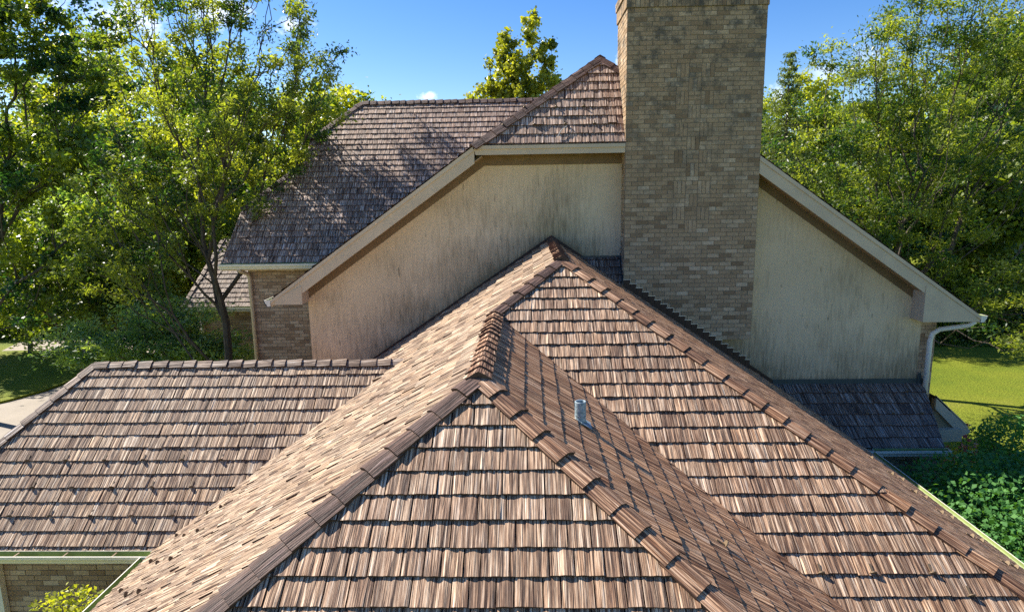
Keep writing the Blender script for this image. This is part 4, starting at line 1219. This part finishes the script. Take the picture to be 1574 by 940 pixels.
rb_ = tree('broadleaf_tree', 'mid green tree behind the right locust', 'tree', (19.5, 34, GZ), 3.2,
     [(0, 0, 7.0, 3.6, 3, 3.2), (-3.2, 0, 5.4, 2.6, 2.4, 2.4), (3.2, 0, 6.4, 2.8, 2.4, 2.8), (0, 0, 10.8, 2.6, 2.2, 2.4), (0, -.5, 3.0, 3.2, 2.0, 2.0)],
     220, 130, (0.26, 0.17), M['maple'], 0.2, (0.6, 0.6, 0.4), 18, 0.8, 0.3, 0.4, tone=.45)
tree('broadleaf_tree', 'dark leafy tree behind the chimney and conifer', 'tree', (15.5, 41, GZ), 3.2,
     [(0, 0, 6.5, 3.8, 3, 3.4), (-3.2, 0, 5.0, 2.6, 2.4, 2.6)], 170, 130, (0.28, 0.2), M['maple'], 0.2, (0.6, 0.6, 0.4), 19, 0.8, 0.3, 0.4, tone=.4)
# poplar beyond the ridge
tree('poplar_tree', 'upright olive green tree rising above the roof ridge', 'tree', (-0.4, 38, GZ), 8.5,
     [(-.8, 0, 16.0, .6, .6, 1.2), (.7, 0, 16.7, .6, .6, 1.3), (1.5, 0, 15.2, .75, .7, 1.2), (-.1, 0, 14.4, 1.9, 1.4, 1.6), (-1.7, 0, 13.0, 1.5, 1.2, 1.3), (1.6, 0, 13.1, 1.5, 1.2, 1.7), (0, 0, 11.4, 3.0, 2.2, 1.8), (-2.6, 0, 11.6, 1.2, 1.0, 1.1)],
     380, 72, (0.22, 0.18), M['poplar'], 0.18, (0.22, 0.22, 0.22), 21, 0.6, 0.3, 0.5, tone=.72, shell=.45)
# copies to thicken the backdrop
i = 0
for (src, x, y, rz, sc, lab) in ((lb, -46, 62, 1.2, 1.35, 'tall tree beyond the road, furthest left'), (lb, -27, 56, 2.6, 1.25, 'tree beyond the road behind the left maple'),
                                 (lb, -17, 50, 4.0, 1.2, 'tree far behind the yellow green left tree'), (rb_, -6, 56, 2.0, 1.0, 'distant tree behind the tall left slope'),
                                 (rb_, 30, 44, 0.8, 1.35, 'tall tree behind the right edge of the lawn'), (lb, 24, 56, 3.1, 1.3, 'distant tree between conifer and right locust'),
                                 (rb_, 26.5, 36, 4.2, 1.25, 'full tree at the right edge beyond the lawn'), (rb_, 21.5, 42, 5.2, .95, 'lower leafy tree behind the locust trunk'),
                                 (lb, 33, 50, .3, 1.2, 'broad tree far off at the right edge'), (lb, -30.2, 30.8, 1.0, .85, 'tree beyond the left edge added to shade the lawn island'), (rb_, 13.4, 38.5, 2.9, .95, 'leafy tree between the chimney and the conifer'),  # left-edge tree, mostly out of view, added to shade the lawn island
                                 (lb, -21, 41, 3.4, 1.3, 'tall sunlit tree rising between the maple and the forked locust'), (lb, -12.5, 43, .9, 1.15, 'sunlit tree straight behind the forked locust'), (lb, -32, 47, 2.2, 1.45, 'very tall tree behind the left maple crown'),
                                 (lb, -24, 44, 5.5, .95, 'tree between the evergreen and the road'), (lb, 14, 62, 1.9, 1.2, 'distant tree hidden mostly by the chimney')):
    copy_tree(src, (x, y, GZ), rz, sc, lab)

# low plants, left
tree('locust_sapling', 'low blue green locust sapling over the driveway', 'tree', (-11.4, 18.9, GZ), 2.2,
     [(0, 0, 3.4, 2.3, 1.4, .7), (-1.9, 0, 3.5, 1.7, 1.2, .7), (1.6, .3, 3.2, 1.2, 1.1, .6), (.0, .5, 4.3, 1.7, 1.2, .6)], 240, 85, (0.15, 0.05), M['bluegreen'], 0.07, (0.38, 0.38, 0.14), 23, 1.2, 0.4, 0.35, tone=.65)
shrub('shrub', 'yellow green shrub against the far brick wall', 'shrub', (at(278, 520, 21).x, 21.0, GZ), (.7, .6, 3.0), 3500, (0.13, 0.08), M['yellow'], 31)
shrub('shrub', 'leafy green shrub at the foot of the forked tree', 'shrub', (-9.6, 19.6, GZ), (1.4, 1.0, 2.3), 6000, (0.14, 0.08), M['hedge'], 32, group='shrubs by the driveway')
shrub('shrub', 'dark rounded shrub beyond the lawn island', 'shrub', (-26.5, 36.5, GZ), (3.2, 1.6, 2.3), 9000, (0.2, 0.12), M['hedge'], 33, group='shrubs by the driveway', tone=.3)
shrub('shrub', 'tall round shrub at the left edge beside the lawn island', 'shrub', (-31.5, 36.0, GZ), (3.0, 1.6, 3.4), 12000, (0.16, 0.1), M['maple'], 37, tone=.5)
shrub('shrub', 'tall leafy shrub screening the road', 'shrub', (-24.2, 38.0, GZ), (3.0, 1.6, 3.6), 12000, (0.16, 0.1), M['hedge'], 38, tone=.5)
shrub('shrub', 'broad dark shrub under the evergreen', 'shrub', (-20.5, 36.5, GZ), (3.2, 1.8, 1.7), 8000, (0.2, 0.12), M['spruce'], 34, group='shrubs by the driveway')
shrub('shrub', 'green shrub right of the driveway bend', 'shrub', (-15.2, 29.5, GZ), (2.4, 1.5, 1.7), 7000, (0.18, 0.1), M['hedge'], 35, group='shrubs by the driveway')
shrub('flowering_bush', 'yellow green bush under the low wing wall with a few red leaves', 'bush', (-6.0, 7.55, GZ), (1.35, .62, 2.78), 9000, (0.075, 0.045), M['yellow'], 36, twigs=60)
# low plants, right
shrub('hedge', 'large leafy green hedge below the right eave', 'hedge', (10.4, 8.4, GZ), (3.5, 4.25, 2.98), 150000, (0.088, 0.066), M['hedge'], 41, twigs=120, lump=.05, up=1.2, p=7.0, tone=.42)
fl = shrub('flower_clump', 'small clump of pink and yellow flowers by the eave return', 'flowers', (at(1489, 676, 15.4).x, 15.6, GZ), (.40, .35, 2.0), 900, (0.09, 0.05), M['yellow'], 42, twigs=12)
rg = np.random.default_rng(5); dd = rg.normal(size=(130, 3)); dd /= np.linalg.norm(dd, axis=1, keepdims=True); dd[:, 2] = np.abs(dd[:, 2])
leaf_mesh('blossoms', dd * np.array([.42, .37, 2.05]), 1.5, .11, .10, 6, M['blossom'], rg.random(130), fl)
shrub('shrub', 'pale shrub behind the hedge at the right edge', 'shrub', (at(1555, 700, 16).x, 16.2, GZ), (1.3, 1.0, 2.1), 5000, (0.12, 0.06), M['hedge'], 43, tone=.8)
for k, (x, y, h, lab, tn) in enumerate(((17.4, 32.2, 3.6, 'leafy bank of bushes right behind the locust trunk', .35), (21.8, 32.6, 4.0, 'tall bushy shrub beyond the sunlit lawn strip', .55), (26.4, 33.4, 3.6, 'bushy shrub at the far right beyond the lawn', .45))):
    shrub('shrub', lab, 'shrub', (x, y, GZ), (2.9, 1.3, h), 14000, (0.17, 0.11), M['maple'], 60 + k, tone=tn, lump=.35)
shrub('shrub', 'rounded shrub at the far side of the lawn', 'shrub', (25.5, 37, GZ), (3.6, 1.6, 3.0), 9000, (0.2, 0.12), M['hedge'], 44)
shrub('shrub', 'dark wide shrub under the right locust trunk', 'shrub', (18.5, 36.5, GZ), (4.2, 1.6, 2.6), 9000, (0.2, 0.12), M['hedge'], 45, tone=.35)
shrub('shrub', 'low leafy shrub at the far right end of the lawn', 'shrub', (31.5, 35, GZ), (3.4, 1.8, 2.4), 8000, (0.2, 0.12), M['hedge'], 46, tone=.65)

# far wood closing the view
rng = np.random.default_rng(77)
cs, rn = [], []
for k in range(230):
    ang = rng.uniform(-1.25, 1.25); dist = rng.uniform(66, 110)
    c_ = np.array([math.sin(ang) * dist, math.cos(ang) * dist, 0])
    h = rng.uniform(7, 13); rx = rng.uniform(2.8, 4.6)
    m_ = 420
    d = rng.normal(size=(m_, 3)); d /= np.linalg.norm(d, axis=1, keepdims=True)
    r = rng.random((m_, 1)) ** 0.4
    cs.append(c_ + np.array([0, 0, GZ + h * .52]) + d * r * np.array([rx, rx, h * .52]) + rng.normal(size=(m_, 3)) * .3)
    rn.append(np.full(m_, rng.uniform(.15, .8)) + rng.normal(size=m_) * .15)
wood = leaf_mesh('far_wood', np.vstack(cs), 0.8, 0.85, 0.6, 5, M['far'], np.concatenate(rn))
tag(wood, 'far belt of woodland closing the view behind the house', 'wood', kind='stuff')
